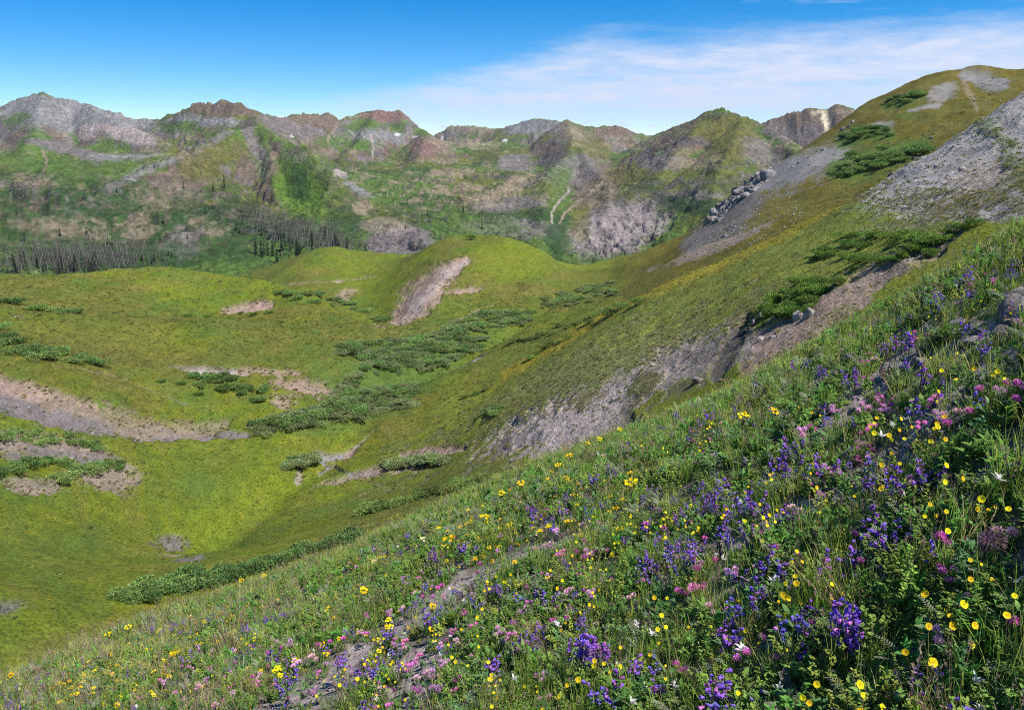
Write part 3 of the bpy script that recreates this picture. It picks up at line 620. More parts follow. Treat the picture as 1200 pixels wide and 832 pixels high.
def grid_vis(G, f=None):
    x, y, z = G; px, py = topix(x, y, z); cm = np.minimum.accumulate(py, 0); vis = py <= cm + .05
    vis[0] = False; return px, py, vis
MPX, MPY, MVIS = grid_vis(MIDG)
def pick(px, py, vis, G, tx, ty):
    """nearest visible ground vertex to each wanted pixel"""
    sel = np.flatnonzero(vis.ravel() & (px.ravel() > -150) & (px.ravel() < 1350)); P = np.stack([px.ravel()[sel], py.ravel()[sel]], 1); out = []
    X, Y, Z = (g.ravel()[sel] for g in G)
    for a, b in zip(tx, ty):
        k = np.argmin((P[:, 0] - a) ** 2 + (P[:, 1] - b) ** 2); out.append((X[k], Y[k], Z[k]))
    return np.array(out)
def band(pts, w, n):
    P = np.array(pts, float); ws = w if isinstance(w, (list, tuple)) else [w] * len(P)
    L = np.concatenate([[0], np.cumsum(np.hypot(*(P[1:] - P[:-1]).T))]); s = (np.arange(n) + rng.uniform(.1, .9, n)) / n * L[-1]
    t = rng.uniform(-1, 1, n); W_ = np.interp(s, L, ws)
    return np.interp(s, L, P[:, 0]) + rng.uniform(-3, 3, n), np.interp(s, L, P[:, 1]) + t * W_
GREY = (.98, 1.16, .80); OLV = (.86, .92, .55); DKG = (.70, .92, .40); MIDGRN = (.78, .98, .62)
BANDS = [ # pixel line, half width, count, radius in metres, tint, label
 ([(-30,352),(30,357),(62,364),(100,371)],[4,4,3,2],14,(1.6,2.6),MIDGRN,'dark green willow shrub in the line across the upper meadow'),
 ([(-25,388),(10,402),(35,412),(75,418),(122,428)],[12,12,9,6,3],34,(1.3,2.2),GREY,'grey green willow shrub in the thicket above the pale gravel track'),
 ([(0,512),(40,516),(80,516),(125,525)],[6,6,5,3],16,(.9,1.5),GREY,'grey green willow shrub along the top of the bare purple earth patch'),
 ([(-10,556),(20,550),(50,546),(80,545)],[5,5,4,4],12,(1.,1.5),MIDGRN,'dark leafy shrub in the middle of the bare purple earth patch'),
 ([(70,562),(100,553),(120,548),(148,545)],[6,5,4,3],12,(1.,1.6),GREY,'rounded willow shrub at the lower rim of the bare purple earth patch'),
 ([(222,445),(262,450),(312,466)],[6,9,7],26,(1.1,1.9),MIDGRN,'round green shrub in the cluster beside the pink gravel bank'),
 ([(192,448),(211,450),(232,463),(302,470)],1,4,(.9,1.1),DKG,'small lone dark shrub on the turf beside the shrub cluster'),
 ([(220,372),(243,371),(283,369),(296,370),(316,368)],1,5,(1.,1.4),DKG,'small dark dot of a bush on the open meadow below the pink bank'),
 ([(332,345),(370,350),(420,364),(455,376)],[3,5,5,4],28,(1.7,2.6),GREY,'willow shrub in the gully below the grassy knoll'),
 ([(395,412),(470,406),(545,398)],[5,8,6],26,(1.7,2.6),GREY,'willow shrub in the upper thicket along the valley stream'),
 ([(425,428),(500,424),(565,402)],[7,8,5],26,(1.5,2.4),GREY,'willow shrub in the broad thicket on the valley floor'),
 ([(395,484),(435,472),(485,464)],[9,12,8],26,(1.3,2.2),MIDGRN,'willow shrub in the thicket above the stream bend'),
 ([(300,502),(335,496),(380,486),(420,450)],[4,6,8,10],26,(1.3,2.2),GREY,'pale willow shrub at the low end of the stream thicket'),
 ([(520,392),(570,376),(622,372)],[6,8,4],22,(1.7,2.8),GREY,'willow shrub in the thicket under the thin pale path'),
 ([(602,405),(640,391),(700,373),(748,354)],[3,3,3,2],24,(1.1,1.9),OLV,'shrub in the narrow line along the foot of the hillside'),
 ([(636,356),(680,346),(722,338)],[5,7,5],18,(1.7,2.6),GREY,'willow shrub in the patch below the valley notch'),
 ([(618,422),(640,410),(668,396)],2,6,(1.,1.4),DKG,'low dark shrub on the grassy flank of the hillside'),
 ([(335,547),(350,540),(368,538)],3,5,(1.,1.4),GREY,'low grey shrub beside the stream stones'),
 ([(455,545),(490,541),(522,540)],3,7,(.9,1.4),GREY,'low grey shrub on the stream bank below the bare slope'),
 ([(566,488),(576,485),(590,480)],3,4,(1.1,1.5),GREY,'round grey green shrub alone beside the bare earth slope'),
 ([(546,466),(558,462),(570,457)],1,3,(.9,1.1),OLV,'short dark shrub above the round grey green shrub'),
 ([(138,708),(170,700),(205,690),(240,684),(280,673),(340,655),(420,630)],[4,6,6,5,4,3,2],40,(1.0,1.5),(.72,.92,.62),'grey green shrub in the long row below the flower slope'),
 ([(425,606),(470,590),(540,574),(645,545)],[4,4,3,2],22,(.9,1.5),OLV,'low olive shrub on the meadow just beyond the flower slope'),
 ([(895,366),(925,352),(962,342)],[14,22,10],30,(.9,1.4),DKG,'dense dark green bush above the grey boulder on the hillside'),
 ([(955,302),(990,287),(1040,281),(1092,286)],[7,10,8,6],30,(.9,1.5),DKG,'dark green bush in the long thicket below the grey scree'),
 ([(985,302),(1030,312),(1062,305)],[4,5,4],10,(.8,1.2),DKG,'dark green bush on the brown soil below the thicket'),
 ([(940,362),(985,336),(1000,318)],[8,6,5],8,(.6,.9),DKG,'small bush scattered on the bare brown soil'),
 ([(1072,288),(1090,302),(1110,278),(1145,265)],[4,4,4,3],10,(.8,1.2),DKG,'dark green bush at the edge of the scree near the flower slope'),
 ([(985,165),(1010,157),(1040,156)],[6,8,6],22,(1.8,3.0),MIDGRN,'low green bush in the upper patch on the olive ridge'),
 ([(985,200),(1020,190),(1055,182),(1085,172)],[10,13,10,6],46,(1.8,3.2),MIDGRN,'low green bush in the broad patch above the grey scree'),
 ([(1040,122),(1062,117),(1080,112)],4,12,(1.6,2.6),MIDGRN,'low green bush in the small patch near the round top'),
]
def build_shrubs():
    for pts, w, n, (s0, s1), tint, label in BANDS:
        bush = ' bush' in label; n = n if (bush or n < 9) else round(n * .76)
        bx, by = band(pts, w, n)
        if n <= 5 and w == 1: bx, by = [p[0] for p in pts], [p[1] for p in pts]
        P = pick(MPX, MPY, MVIS, MIDG, bx, by)
        for i, p in enumerate(P):
            fo, st = SHRUBS[rng.integers(4)]; o = bpy.data.objects.new('bush' if bush else 'willow_shrub', None); COL.objects.link(o); s = U(s0, s1) * (1 if bush else 1.08)
            o.location = (p[0], p[1], p[2] - .05 * s); o.rotation_euler = (0, 0, U(0, 6.28)); o.scale = (s * U(.9, 1.25), s * U(.9, 1.25), s * (U(.95, 1.3) if bush else U(.8, 1.1)))
            tag(o, label, 'bush' if bush else 'shrub', label.split(' shrub')[0].split(' bush')[0] + ' shrubs: ' + ' '.join(label.split()[-4:]))
            for nm, me in (('foliage', fo), ('stem', st)):
                c = obj(nm, me, o); k = U(.8, 1.15); c.color = tuple(k * v for v in tint) + (1,) if nm == 'foliage' else (1, 1, 1, 1)
build_shrubs()

# ------------------------------------------------------------ spruces
def spruce_proto(seed, dead):
    g = np.random.default_rng(seed); tr = MB(); br = MB(); H = 1.
    tc = (.25, .21, .21) if dead else (.10, .075, .06)
    tr.stalk([(0, 0, -.04), (0, 0, .5), (g.uniform(-.012, .012), 0, H)], .013 if dead else .016, .003, tc, 5)
    n = 95 if dead else 210
    for i in range(n):
        h = g.uniform(.12 if dead else .06, .98); L = (.13 if dead else .20) * (1 - h) ** .75 * g.uniform(.6, 1.1) + .012; a = g.uniform(0, 6.283)
        d = np.array((math.cos(a), math.sin(a), -.25 if not dead else g.uniform(-.35, .2))); b = np.array((0, 0, h * H))
        if dead: br.strip([b, b + d * L * .6, b + d * L], .011, (-math.sin(a), math.cos(a), .6), np.array((.235, .195, .195)) * g.uniform(.7, 1.2))
        else: br.strip([b, b + d * L * .5 + (0, 0, .01), b + d * L], .055, (-math.sin(a), math.cos(a), g.uniform(-.5, .5)), np.array((.022, .045, .020)) * g.uniform(.6, 1.5), (.6, 1, .15))
    return tr.build('trunk', M_WOOD, True), br.build('branches', M_WOOD if dead else M_SHRUB)
DEADS = [spruce_proto(500 + i, True) for i in range(4)]; LIVES = [spruce_proto(520 + i, False) for i in range(3)]
def build_trees():
    px, py, vis = grid_vis(MTG)
    def plant(protos, name, n, regs, h0, h1, label, cat, group):
        tx = []; ty = []
        for e, k in regs:
            m = int(n * k); a = rng.uniform(0, 6.283, m); q = np.sqrt(rng.uniform(0, 1, m)); c, s = math.cos(R(e[4])), math.sin(R(e[4]))
            ux, uy = q * np.cos(a) * e[2], q * np.sin(a) * e[3]; tx += list(e[0] + ux * c - uy * s); ty += list(e[1] + ux * s + uy * c)
        for p in pick(px, py, vis, MTG, tx, ty):
            t_, b_ = protos[rng.integers(len(protos))]; o = bpy.data.objects.new(name, None); COL.objects.link(o)
            r = math.hypot(p[0], p[1]); h = U(h0, h1) * min(1.25, max(.6, r / 950)); o.location = p; o.scale = (h * U(.8, 1.2), h, h); o.rotation_euler = (U(-.03, .03), U(-.03, .03), U(0, 6.28)); tag(o, label, cat, group)
            k = U(.75, 1.25); a = obj('trunk', t_, o); a.color = (k, k, k, 1); b = obj('branchwork', b_, o); b['kind'] = 'stuff'; b.color = (k, k, k, 1)
    plant(DEADS, 'dead_spruce', 250, [((70,306,95,17,0), .40), ((140,300,50,12,0), .10), ((355,278,62,18,16), .40), ((395,285,40,16,20), .10)], 11, 18, 'grey standing dead spruce among others at the foot of the broad green mountain', 'tree', 'dead spruces on the lower mountain')
    plant(DEADS, 'dead_spruce', 80, [((470,284,45,14,-6), .6), ((520,264,45,8,6), .4)], 7, 13, 'thin grey dead spruce on the purple brown hump behind the knoll', 'tree', 'dead spruces on the purple hump')
    plant(LIVES, 'spruce', 36, [((345,304,60,9,12), .35), ((60,318,70,8,0), .35), ((400,296,40,10,20), .3)], 12, 20, 'dark green living spruce among the grey dead ones', 'tree', 'living spruces at the mountain foot')
    plant(LIVES, 'spruce', 26, [((120,285,110,18,0), .4), ((200,240,150,30,0), .3), ((545,262,90,14,0), .3)], 5, 10, 'small dark spruce scattered on the rocky mountain slope', 'tree', 'small spruces scattered on the slope')
    # one on the knoll
    p = pick(MPX, MPY, MVIS, MIDG, [552], [281])[0]; o = bpy.data.objects.new('bush', None); COL.objects.link(o); o.location = p; o.scale = (2.6, 2.6, 3.2); tag(o, 'single dark round bush on the crest of the grassy knoll', 'bush')
    for nm, me in (('foliage', SHRUBS[1][0]), ('stem', SHRUBS[1][1])): c = obj(nm, me, o); c.color = (*DKG, 1)
build_trees()
def build_far_stuff():
    """the rest of the dead wood, the tussocks of the turf and the loose stones: uncountable"""
    px, py, vis = grid_vis(MTG); n = 2200; tx = np.concatenate([rng.normal(70, 60, n // 2), rng.normal(352, 48, n // 2)]); ty = np.where(tx < 200, rng.normal(306, 9, n), 276 + (tx - 352) * .28 + rng.normal(0, 9, n)); P = pick(px, py, vis, MTG, tx, ty); s = rng.uniform(7, 15, n)
    mbs = []
    for t_, b_ in DEADS[:3]:
        V = []; F = []; Cc = []; k = 0
        for me in (t_, b_):
            v = np.empty(len(me.vertices) * 3, np.float32); me.vertices.foreach_get('co', v); f = np.array([p.vertices[:3] for p in me.polygons]); c = np.empty(len(me.vertices) * 4, np.float32); me.color_attributes['Col'].data.foreach_get('color', c)
            V.append(v.reshape(-1, 3)); F.append(f + k); Cc.append(c.reshape(-1, 4)[:, :3]); k += len(me.vertices)
        mbs.append(mesh_np('dead_wood', np.concatenate(V), np.concatenate(F), M_LEAF, False, np.concatenate(Cc)))
    scatter('dead_forest', 'dense grey stand of dead spruce at the mountain foot', mbs, P, np.stack([0 * s, 0 * s, rng.uniform(0, 6.28, n)], 1), np.stack([s, s, s], 1), rng.integers(0, 3, n))
    n = 170; tx = np.concatenate([rng.normal(80, 60, n // 2), rng.normal(360, 45, n // 2)]); ty = np.where(tx < 210, rng.normal(310, 9, n), 288 + (tx - 352) * .25 + rng.normal(0, 9, n)); P = pick(px, py, vis, MTG, tx, ty); s = rng.uniform(3, 8, n); mbs = []
    for t_, b_ in LIVES: m2 = b_.copy(); m2.materials[0] = M_THICKET; mbs.append(m2)
    scatter('spruce_wood', 'young dark green spruces between the dead trunks', mbs, P, np.stack([0 * s, 0 * s, rng.uniform(0, 6.28, n)], 1), np.stack([s * 1.2, s * 1.2, s], 1), rng.integers(0, 3, n))
    # the willows that fill the thickets between the ones set out singly
    tx = []; ty = []
    for bd in BANDS:
        if 'valley' in bd[5] or 'stream' in bd[5] or 'pale path' in bd[5] or 'notch' in bd[5]: a, b = band(bd[0], [q * 1.5 for q in bd[1]] if isinstance(bd[1], list) else bd[1], bd[2] * 3); tx += list(a); ty += list(b)
    P = pick(MPX, MPY, MVIS, MIDG, tx, ty); n = len(P); s = rng.uniform(1.2, 2.1, n); pr = []
    for fo, _ in SHRUBS[:3]: m2 = fo.copy(); m2.materials[0] = M_THICKET; pr.append(m2)
    scatter('willow_thicket', 'low grey green willow thicket filling the valley bottom', pr, P - (0, 0, .1), np.stack([0 * s, 0 * s, rng.uniform(0, 6.28, n)], 1), np.stack([s * 1.2, s * 1.2, s * .7], 1), rng.integers(0, 3, n))
    # tussocks: thick round the bare ground, thin on the open turf
    x, y, z = (g.ravel() for g in MIDG); ipx, ipy = MPX.ravel(), MPY.ravel(); b = MIDB.ravel(); r = np.hypot(x, y); c = MIDC.ravel()
    ok = MVIS.ravel() & (ipx > -30) & (ipx < 1230) & (r > 45) & (r < 420); w = np.where(ok, .05 + 2.2 * b * (1 - b) * 4 * (b < .97) + .22 * (b > .97), 0) * np.where(c, .5, 1); w *= np.where((ipx > 1000) & (ipy < 260), 1.2, 1)
    w = w / w.sum(); n = 7500; i = rng.choice(len(x), n, p=w); s = rng.uniform(.14, .34, n) * np.clip(r[i] / 130, .7, 1.8)
    pr = []
    for k in range(4):
        mb = MB()
        for j in range(26):
            a = U(0, 6.283); q = .8 * math.sqrt(U(0, 1)); mb.leaf((q * math.cos(a), q * math.sin(a), 0), (math.cos(a) * .5 + U(-.4, .4), math.sin(a) * .5 + U(-.4, .4), U(.5, 1.3)), rng.normal(size=3), U(.5, .95), .45, jit([(.19, .21, .06), (.24, .22, .07), (.15, .20, .07), (.28, .25, .10)][k], .25))
        pr.append(mb.build('tussock', M_LEAF))
    jx = rng.normal(0, .2, n) * r[i] / 100; jy = rng.normal(0, .5, n) * r[i] / 100
    scatter('tussock_grass', 'tussocks of grass and low herbs dotted over the turf and bare earth', pr, np.stack([x[i] + jx, y[i] + jy, z[i] - .03], 1), np.stack([0 * s, 0 * s, rng.uniform(0, 6.28, n)], 1), np.stack([s, s, s * .8], 1), rng.integers(0, 4, n))
    # the turf itself: short bents too many to count
    w = np.where(ok & (b < .3) & (r < 330), r ** .3, 0) * np.where(c, .5, 1); w = w / w.sum(); n = 26000; i = rng.choice(len(x), n, p=w); s = rng.uniform(.10, .22, n) * np.clip(r[i] / 120, .7, 2.0); p2 = []
    for k in range(4):
        mb = MB()
        for j in range(12):
            a = U(0, 6.283); q = 1.1 * math.sqrt(U(0, 1)); mb.leaf((q * math.cos(a), q * math.sin(a), 0), (U(-.6, .6), U(-.6, .6), 1), rng.normal(size=3), U(.5, 1.), .4, jit([(.15, .19, .03), (.19, .205, .035), (.13, .18, .03), (.22, .21, .045)][k], .2))
        p2.append(mb.build('turf_tuft', M_LEAF))
    scatter('meadow_grass', 'short grass of the valley meadow and hillsides', p2, np.stack([x[i] + rng.normal(0, .25, n) * r[i] / 100, y[i] + rng.normal(0, .6, n) * r[i] / 100, z[i] - .05], 1), np.stack([0 * s, 0 * s, rng.uniform(0, 6.28, n)], 1), np.stack([s, s, s], 1), rng.integers(0, 4, n))
    w = np.where(ok, b ** 2, 0) + np.where(ok & c & (ipx < 940) & (ipx > 800) & (ipy < 300) & (ipy > 190), 1.2, 0); w = w / w.sum(); n = 5000; i = rng.choice(len(x), n, p=w); s = np.exp(rng.normal(-2.55, .55, n)) * np.clip(r[i] / 110, .7, 2.4)
    scatter('scree_stones', 'loose stones scattered over the bare earth and scree', PEBBLES, np.stack([x[i], y[i], z[i]], 1), rng.uniform(0, 6.28, (n, 3)), np.stack([s] * 3, 1), rng.integers(0, len(PEBBLES), n))

# ------------------------------------------------------------ rock outcrops and boulders
def boulder(p, s, tint, parent=None, name='boulder'):
    o = obj(name, ROCKS[rng.integers(len(ROCKS))], parent); o.location = p; o.scale = (s * U(.7, 1.3), s * U(.7, 1.3), s * U(.7, 1.5)); o.rotation_euler = (U(-.6, .6), U(-.6, .6), U(0, 6.28)); o.color = (*tint, 1); return o
def outcrop(pts, w, n, s0, s1, tint, label):
    bx, by = band(pts, w, n); P = pick(MPX, MPY, MVIS, MIDG, bx, by); o = bpy.data.objects.new('rock_outcrop', None); COL.objects.link(o); o.location = P.mean(0); tag(o, label, 'rock outcrop')
    for p in P:
        k = U(.6, 1.25)
        if s1 > 3 and U(0, 1) < .12: b2 = boulder(p - P.mean(0), s1 * 1.7, tint, o, 'rock'); b2.location[2] -= s1 * .9
        b_ = boulder(p - P.mean(0), U(s0, s1), [v * k for v in tint], o, 'rock'); b_.scale[2] *= U(1., 1.7); b_.location[2] -= b_.scale[2] * .45; b_.rotation_euler[1] += .5
outcrop([(908,200),(885,213),(868,224),(852,240),(838,258)], [6,8,10,9,6], 190, 1.0, 3.2, (.74, .74, .75), 'jagged grey rock outcrop on the shoulder of the olive grass ridge')
outcrop([(935,188),(955,182),(978,168),(1002,140)], [4,4,3,2], 30, .8, 2.2, (.8, .75, .72), 'line of small brown rocks up the edge of the olive ridge')
outcrop([(870,262),(850,272)], [6,6], 16, .8, 2., (.8, .78, .78), 'low grey rocks below the jagged outcrop')
outcrop([(1062,192),(1070,187),(1080,183)], [2,3,2], 9, .8, 1.7, (.55, .52, .5), 'small dark rock outcrop on the crest of the grey scree')
outcrop([(1036,206),(1046,203)], [1,1], 4, .4, .8, (.6, .56, .55), 'tiny dark rock group lower on the scree crest')
for bx, by, s, lb in [(893,372,.8,'squat pale boulder beside the dense dark bushes'),(949,370,.75,'pale grey boulder at the foot of the dense bushes'),(935,372,.9,'broad grey boulder half buried below the dense bushes'),(868,392,.7,'dark upright stone in the wet dark gully'),(924,388,.35,'small pale stone on the pink soil'),(818,448,.6,'round dark boulder on the eroded bare slope'),(884,380,.5,'small pale boulder on the rim of the dark gully'),(890,400,.6,'pale boulder on the soil below the gully'),(1092,163,.8,'lone dark stone on the scree'),(905,396,.4,'small grey stone beside the pale boulder')]:
    p = pick(MPX, MPY, MVIS, MIDG, [bx], [by])[0]; tag(boulder(p + np.array((0, 0, s * .2)), s, (.7, .67, .67) if 'dark' in lb else (1.05, 1.02, 1.0)), lb, 'boulder')
# ------------------------------------------------------------ the flower slope: plants
def near_hit_many(px, py, h=0.):
    d = pdir(np.asarray(px), np.asarray(py)); hl = np.hypot(d[:, 0], d[:, 1]); rr = np.exp(np.linspace(math.log(.6), math.log(30), 330))
    X = (d[:, 0] / hl)[:, None] * rr; Y = (d[:, 1] / hl)[:, None] * rr; Zr = (d[:, 2] / hl)[:, None] * rr
    Zg = near_z(X, Y); H = np.broadcast_to(np.asarray(h, float).reshape(-1, 1) if np.ndim(h) else h, Zg.shape)
    hit = Zr < Zg + H; ok = hit.any(1); k = np.maximum(hit.argmax(1), 1); i = np.arange(len(k))
    g0 = (Zr - Zg - H)[i, k - 1]; g1 = (Zr - Zg - H)[i, k]; t = np.clip(g0 / (g0 - g1 + 1e-9), 0, 1)
    r = rr[k - 1] + t * (rr[k] - rr[k - 1]); x = d[:, 0] / hl * r; y = d[:, 1] / hl * r
    return np.stack([x, y, near_z(x, y)], 1), ok
def arc(h, lean, a, n=4, droop=0.):
    t = np.linspace(0, 1, n); return np.stack([np.cos(a) * lean * t ** 1.6, np.sin(a) * lean * t ** 1.6, h * t - droop * h * t ** 3], 1)
def tuft(n, h0, h1, w, cols, spread=.05, lean=.5, seed=0):
    mb = MB()
    for i in range(n):
        a = U(0, 6.283); h = U(h0, h1); P = arc(h, h * U(.05, lean), a, 4, U(0, .25)); q = spread * math.sqrt(U(0, 1)); b = U(0, 6.283); P = P + (q * math.cos(b), q * math.sin(b), -.01)
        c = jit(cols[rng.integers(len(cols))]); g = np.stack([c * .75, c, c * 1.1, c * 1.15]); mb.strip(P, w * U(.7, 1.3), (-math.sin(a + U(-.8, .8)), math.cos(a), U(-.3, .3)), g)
    return mb
def herb(n, h0, h1, nl, L, w, col, spread=.07, trio=False, stemc=(.10, .11, .04), erect=.4, oblique=.5):
    mb = MB()
    for i in range(n):
        a = U(0, 6.283); h = U(h0, h1); P = arc(h, h * U(.1, oblique), a, 4); q = spread * math.sqrt(U(0, 1)); b = U(0, 6.283); P = P + (q * math.cos(b), q * math.sin(b), -.01)
        mb.stalk(P, .0013, .0008, jit(stemc), 3); cc = jit(col, .25)
        for k in range(nl):
            t = U(.15, 1.); p = np.array([np.interp(t, np.linspace(0, 1, 4), P[:, j]) for j in range(3)]); la = U(0, 6.283)
            for m in ((-.7, 0, .7) if trio else (0,)):
                d = (math.cos(la + m), math.sin(la + m), U(-.1, erect * 2)); mb.leaf(p, d, (0, 0, 1), L * U(.65, 1.25), w * U(.75, 1.2), jit(cc, .18))
    return mb
def frond(n, L0, L1, col, spread=.05):
    mb = MB()
    for i in range(n):
        a = U(0, 6.283); L = U(L0, L1); P = arc(L * .8, L * .6, a, 5, .3); q = spread * math.sqrt(U(0, 1)); P = P + (q * math.cos(a), q * math.sin(a), -.01); mb.stalk(P, .001, .0006, jit(col), 3)
        for t in np.linspace(.2, 1, 13):
            p = np.array([np.interp(t, np.linspace(0, 1, 5), P[:, j]) for j in range(3)])
            for sg in (-1, 1): mb.leaf(p, (math.cos(a + sg * 1.1), math.sin(a + sg * 1.1), U(.1, .6)), (0, 0, 1), L * .16 * (1.25 - t * .8), .0045, jit(col, .15))
    return mb
GR, YG, STRAW, BLUEG = (.165, .30, .040), (.33, .42, .070), (.56, .47, .25), (.13, .25, .09)
PROTO = {
 'grass': [tuft(46, .07, .22, .0032, [GR, GR, YG]), tuft(40, .09, .26, .0030, [GR, YG, YG, STRAW]), tuft(60, .05, .15, .0036, [GR, BLUEG], .07), tuft(34, .10, .24, .0050, [GR, YG], .05, .4)],
 'dry': [tuft(26, .12, .32, .0024, [STRAW, STRAW, YG], .05, .35), tuft(20, .07, .2, .0028, [STRAW, (.30, .21, .12)], .07, .8)],
 'herb': [herb(16, .06, .15, 16, .020, .011, (.14, .27, .045)), herb(18, .05, .13, 12, .018, .006, (.15, .28, .06), trio=True), herb(14, .05, .17, 22, .014, .008, (.24, .33, .055)), herb(12, .05, .12, 9, .034, .009, BLUEG, erect=.9), herb(14, .03, .08, 14, .014, .010, (.27, .33, .06), .09), herb(9, .06, .14, 7, .045, .016, (.13, .28, .05), .05, erect=.9)],
 'fern': [frond(15, .07, .14, (.21, .25, .16)), frond(18, .05, .11, (.27, .30, .22)), frond(14, .07, .15, (.15, .22, .07))],
}
def twig_proto():
    mb = MB()
    for i in range(9):
        a = U(0, 6.283); P = arc(U(.1, .26), U(.02, .14), a, 4); mb.stalk(P, .0012, .0007, jit((.30, .21, .13)), 3)
        for k in range(7): mb.leaf(P[-1] - (0, 0, U(0, .04)), (U(-1, 1), U(-1, 1), 1.2), (0, 1, 0), .012, .006, jit((.34, .24, .19)))
    return mb
PROTO['twig'] = [twig_proto(), twig_proto()]
def scatter(name, label, protos, P, rot, sc, idx):
    """one 'stuff' object: protos instanced on points"""
    col = bpy.data.collections.new(name + '_sources')
    for i, me in enumerate(protos):
        o = bpy.data.objects.new('%s_source_%s' % (name, 'abcdefghijklmnop'[i]), me); col.objects.link(o)
    me = bpy.data.meshes.new(name); me.vertices.add(len(P)); me.vertices.foreach_set('co', np.asarray(P, np.float32).ravel())
    a = me.attributes.new('rot', 'FLOAT_VECTOR', 'POINT'); a.data.foreach_set('vector', np.asarray(rot, np.float32).ravel())
    a = me.attributes.new('sc', 'FLOAT_VECTOR', 'POINT'); a.data.foreach_set('vector', np.asarray(sc, np.float32).ravel())
    a = me.attributes.new('idx', 'INT', 'POINT'); a.data.foreach_set('value', np.asarray(idx, np.int32))
    o = obj(name, me); tag(o, label, kind='stuff')
    g = bpy.data.node_groups.new(name, 'GeometryNodeTree'); g.interface.new_socket('Geometry', in_out='INPUT', socket_type='NodeSocketGeometry'); g.interface.new_socket('Geometry', in_out='OUTPUT', socket_type='NodeSocketGeometry')
    N = g.nodes; gi = N.new('NodeGroupInput'); go = N.new('NodeGroupOutput'); ip = N.new('GeometryNodeInstanceOnPoints'); ci = N.new('GeometryNodeCollectionInfo')
    ci.inputs['Collection'].default_value = col; ci.inputs['Separate Children'].default_value = True; ci.inputs['Reset Children'].default_value = True
    def at_(nm, ty):
        n = N.new('GeometryNodeInputNamedAttribute'); n.data_type = ty; n.inputs[0].default_value = nm; return n.outputs[0]
    er = N.new('FunctionNodeEulerToRotation'); L = g.links
    L.new(at_('rot', 'FLOAT_VECTOR'), er.inputs[0]); L.new(gi.outputs[0], ip.inputs['Points']); L.new(ci.outputs[0], ip.inputs['Instance']); ip.inputs['Pick Instance'].default_value = True
    L.new(at_('idx', 'INT'), ip.inputs['Instance Index']); L.new(er.outputs[0], ip.inputs['Rotation']); L.new(at_('sc', 'FLOAT_VECTOR'), ip.inputs['Scale']); L.new(ip.outputs[0], go.inputs[0])
    md = o.modifiers.new('scatter', 'NODES'); md.node_group = g; return o

def slope_points(n, r0, r1, p=1.):
    """random points on the slope; density falls off with distance"""
    a = rng.uniform(-.98, .92, n); u = rng.uniform(0, 1, n); r = r0 * (r1 / r0) ** (u ** p)
    x, y = r * np.sin(a), r * np.cos(a); return x, y, r
def build_cover():
    n = 25000; x, y, r = slope_points(n, 1.0, 24., .80); bare = near_bare(x, y, 1.5); z = near_z(x, y)
    px, py = topix(x, y, z)
    keep = (rng.uniform(0, 1, n) > bare * .93) & (px > -120) & (px < 1330); x, y, z, r, px, py = (v[keep] for v in (x, y, z, r, px, py)); n = len(x)
    zone = fbm(x / .8, y / .8, 131, 3); zone2 = fbm(x / .45, y / .45, 133, 3); left = sstep(650, 150, px)
    sc = (.55 + .075 * r) * rng.uniform(.6, 1.35, n)          # clumps farther off stand for wider patches
    u = rng.uniform(0, 1, n)
    pg = .30 + .6 * (zone - .5); pd = .05 + .16 * left + .14 * sstep(5, 13, r); pf = .11 + .4 * np.maximum(zone2 - .5, 0); pt = .03 + .05 * left
    kind = np.where(u < pg, 0, np.where(u < pg + pd, 1, np.where(u < pg + pd + pf, 2, np.where(u < pg + pd + pf + pt, 3, 4))))
    rot = np.stack([rng.normal(0, .16, n), rng.normal(-.10, .16, n), rng.uniform(0, 6.283, n)], 1)
    P = np.stack([x, y, z - .012], 1)
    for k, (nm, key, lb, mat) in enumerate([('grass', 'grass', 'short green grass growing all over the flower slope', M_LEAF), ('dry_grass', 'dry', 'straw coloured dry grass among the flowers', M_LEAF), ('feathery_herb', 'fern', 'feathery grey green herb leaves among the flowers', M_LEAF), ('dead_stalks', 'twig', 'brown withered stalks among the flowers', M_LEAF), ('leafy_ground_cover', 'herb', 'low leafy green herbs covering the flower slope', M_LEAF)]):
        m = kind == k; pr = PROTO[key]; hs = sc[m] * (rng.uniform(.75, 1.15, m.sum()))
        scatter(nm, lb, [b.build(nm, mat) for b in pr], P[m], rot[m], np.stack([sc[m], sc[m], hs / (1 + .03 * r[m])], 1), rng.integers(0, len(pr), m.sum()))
    # sparse dry grass on down the slope past the brow
    m = 6500; xx, yy, r2 = slope_points(m, 14., 70., .8); sz = rng.uniform(1.2, 2.3, m); pr = [b.build('dry_grass', M_LEAF) for b in PROTO['dry'] + PROTO['grass'][:2]]
    zz = np.maximum(near_z(xx, yy), mid_z(xx, yy)); scatter('slope_grass', 'thin straw and green grass on the slope below the brow', pr, np.stack([xx, yy, zz - .02], 1), np.stack([rng.normal(0, .15, m), rng.normal(0, .15, m), rng.uniform(0, 6.283, m)], 1), np.stack([sz, sz, sz * .8], 1), rng.integers(0, len(pr), m))
    # pebbles and chips
    n = 9000; x, y, r = slope_points(n, 1.0, 16., 1.); b = near_bare(x, y); keep = rng.uniform(0, 1, n) < np.clip(b * 1.2 + .22, 0, 1); x, y, r = x[keep], y[keep], r[keep]; n = len(x)
    s = np.exp(rng.normal(-4.5, .6, n)) * (1 + r * .05); scatter('gravel', 'grey stone chips lying on the bare soil of the flower slope', PEBBLES, np.stack([x, y, near_z(x, y)], 1), rng.uniform(0, 6.28, (n, 3)), np.stack([s] * 3, 1), rng.integers(0, len(PEBBLES), n))
build_cover(); build_far_stuff()

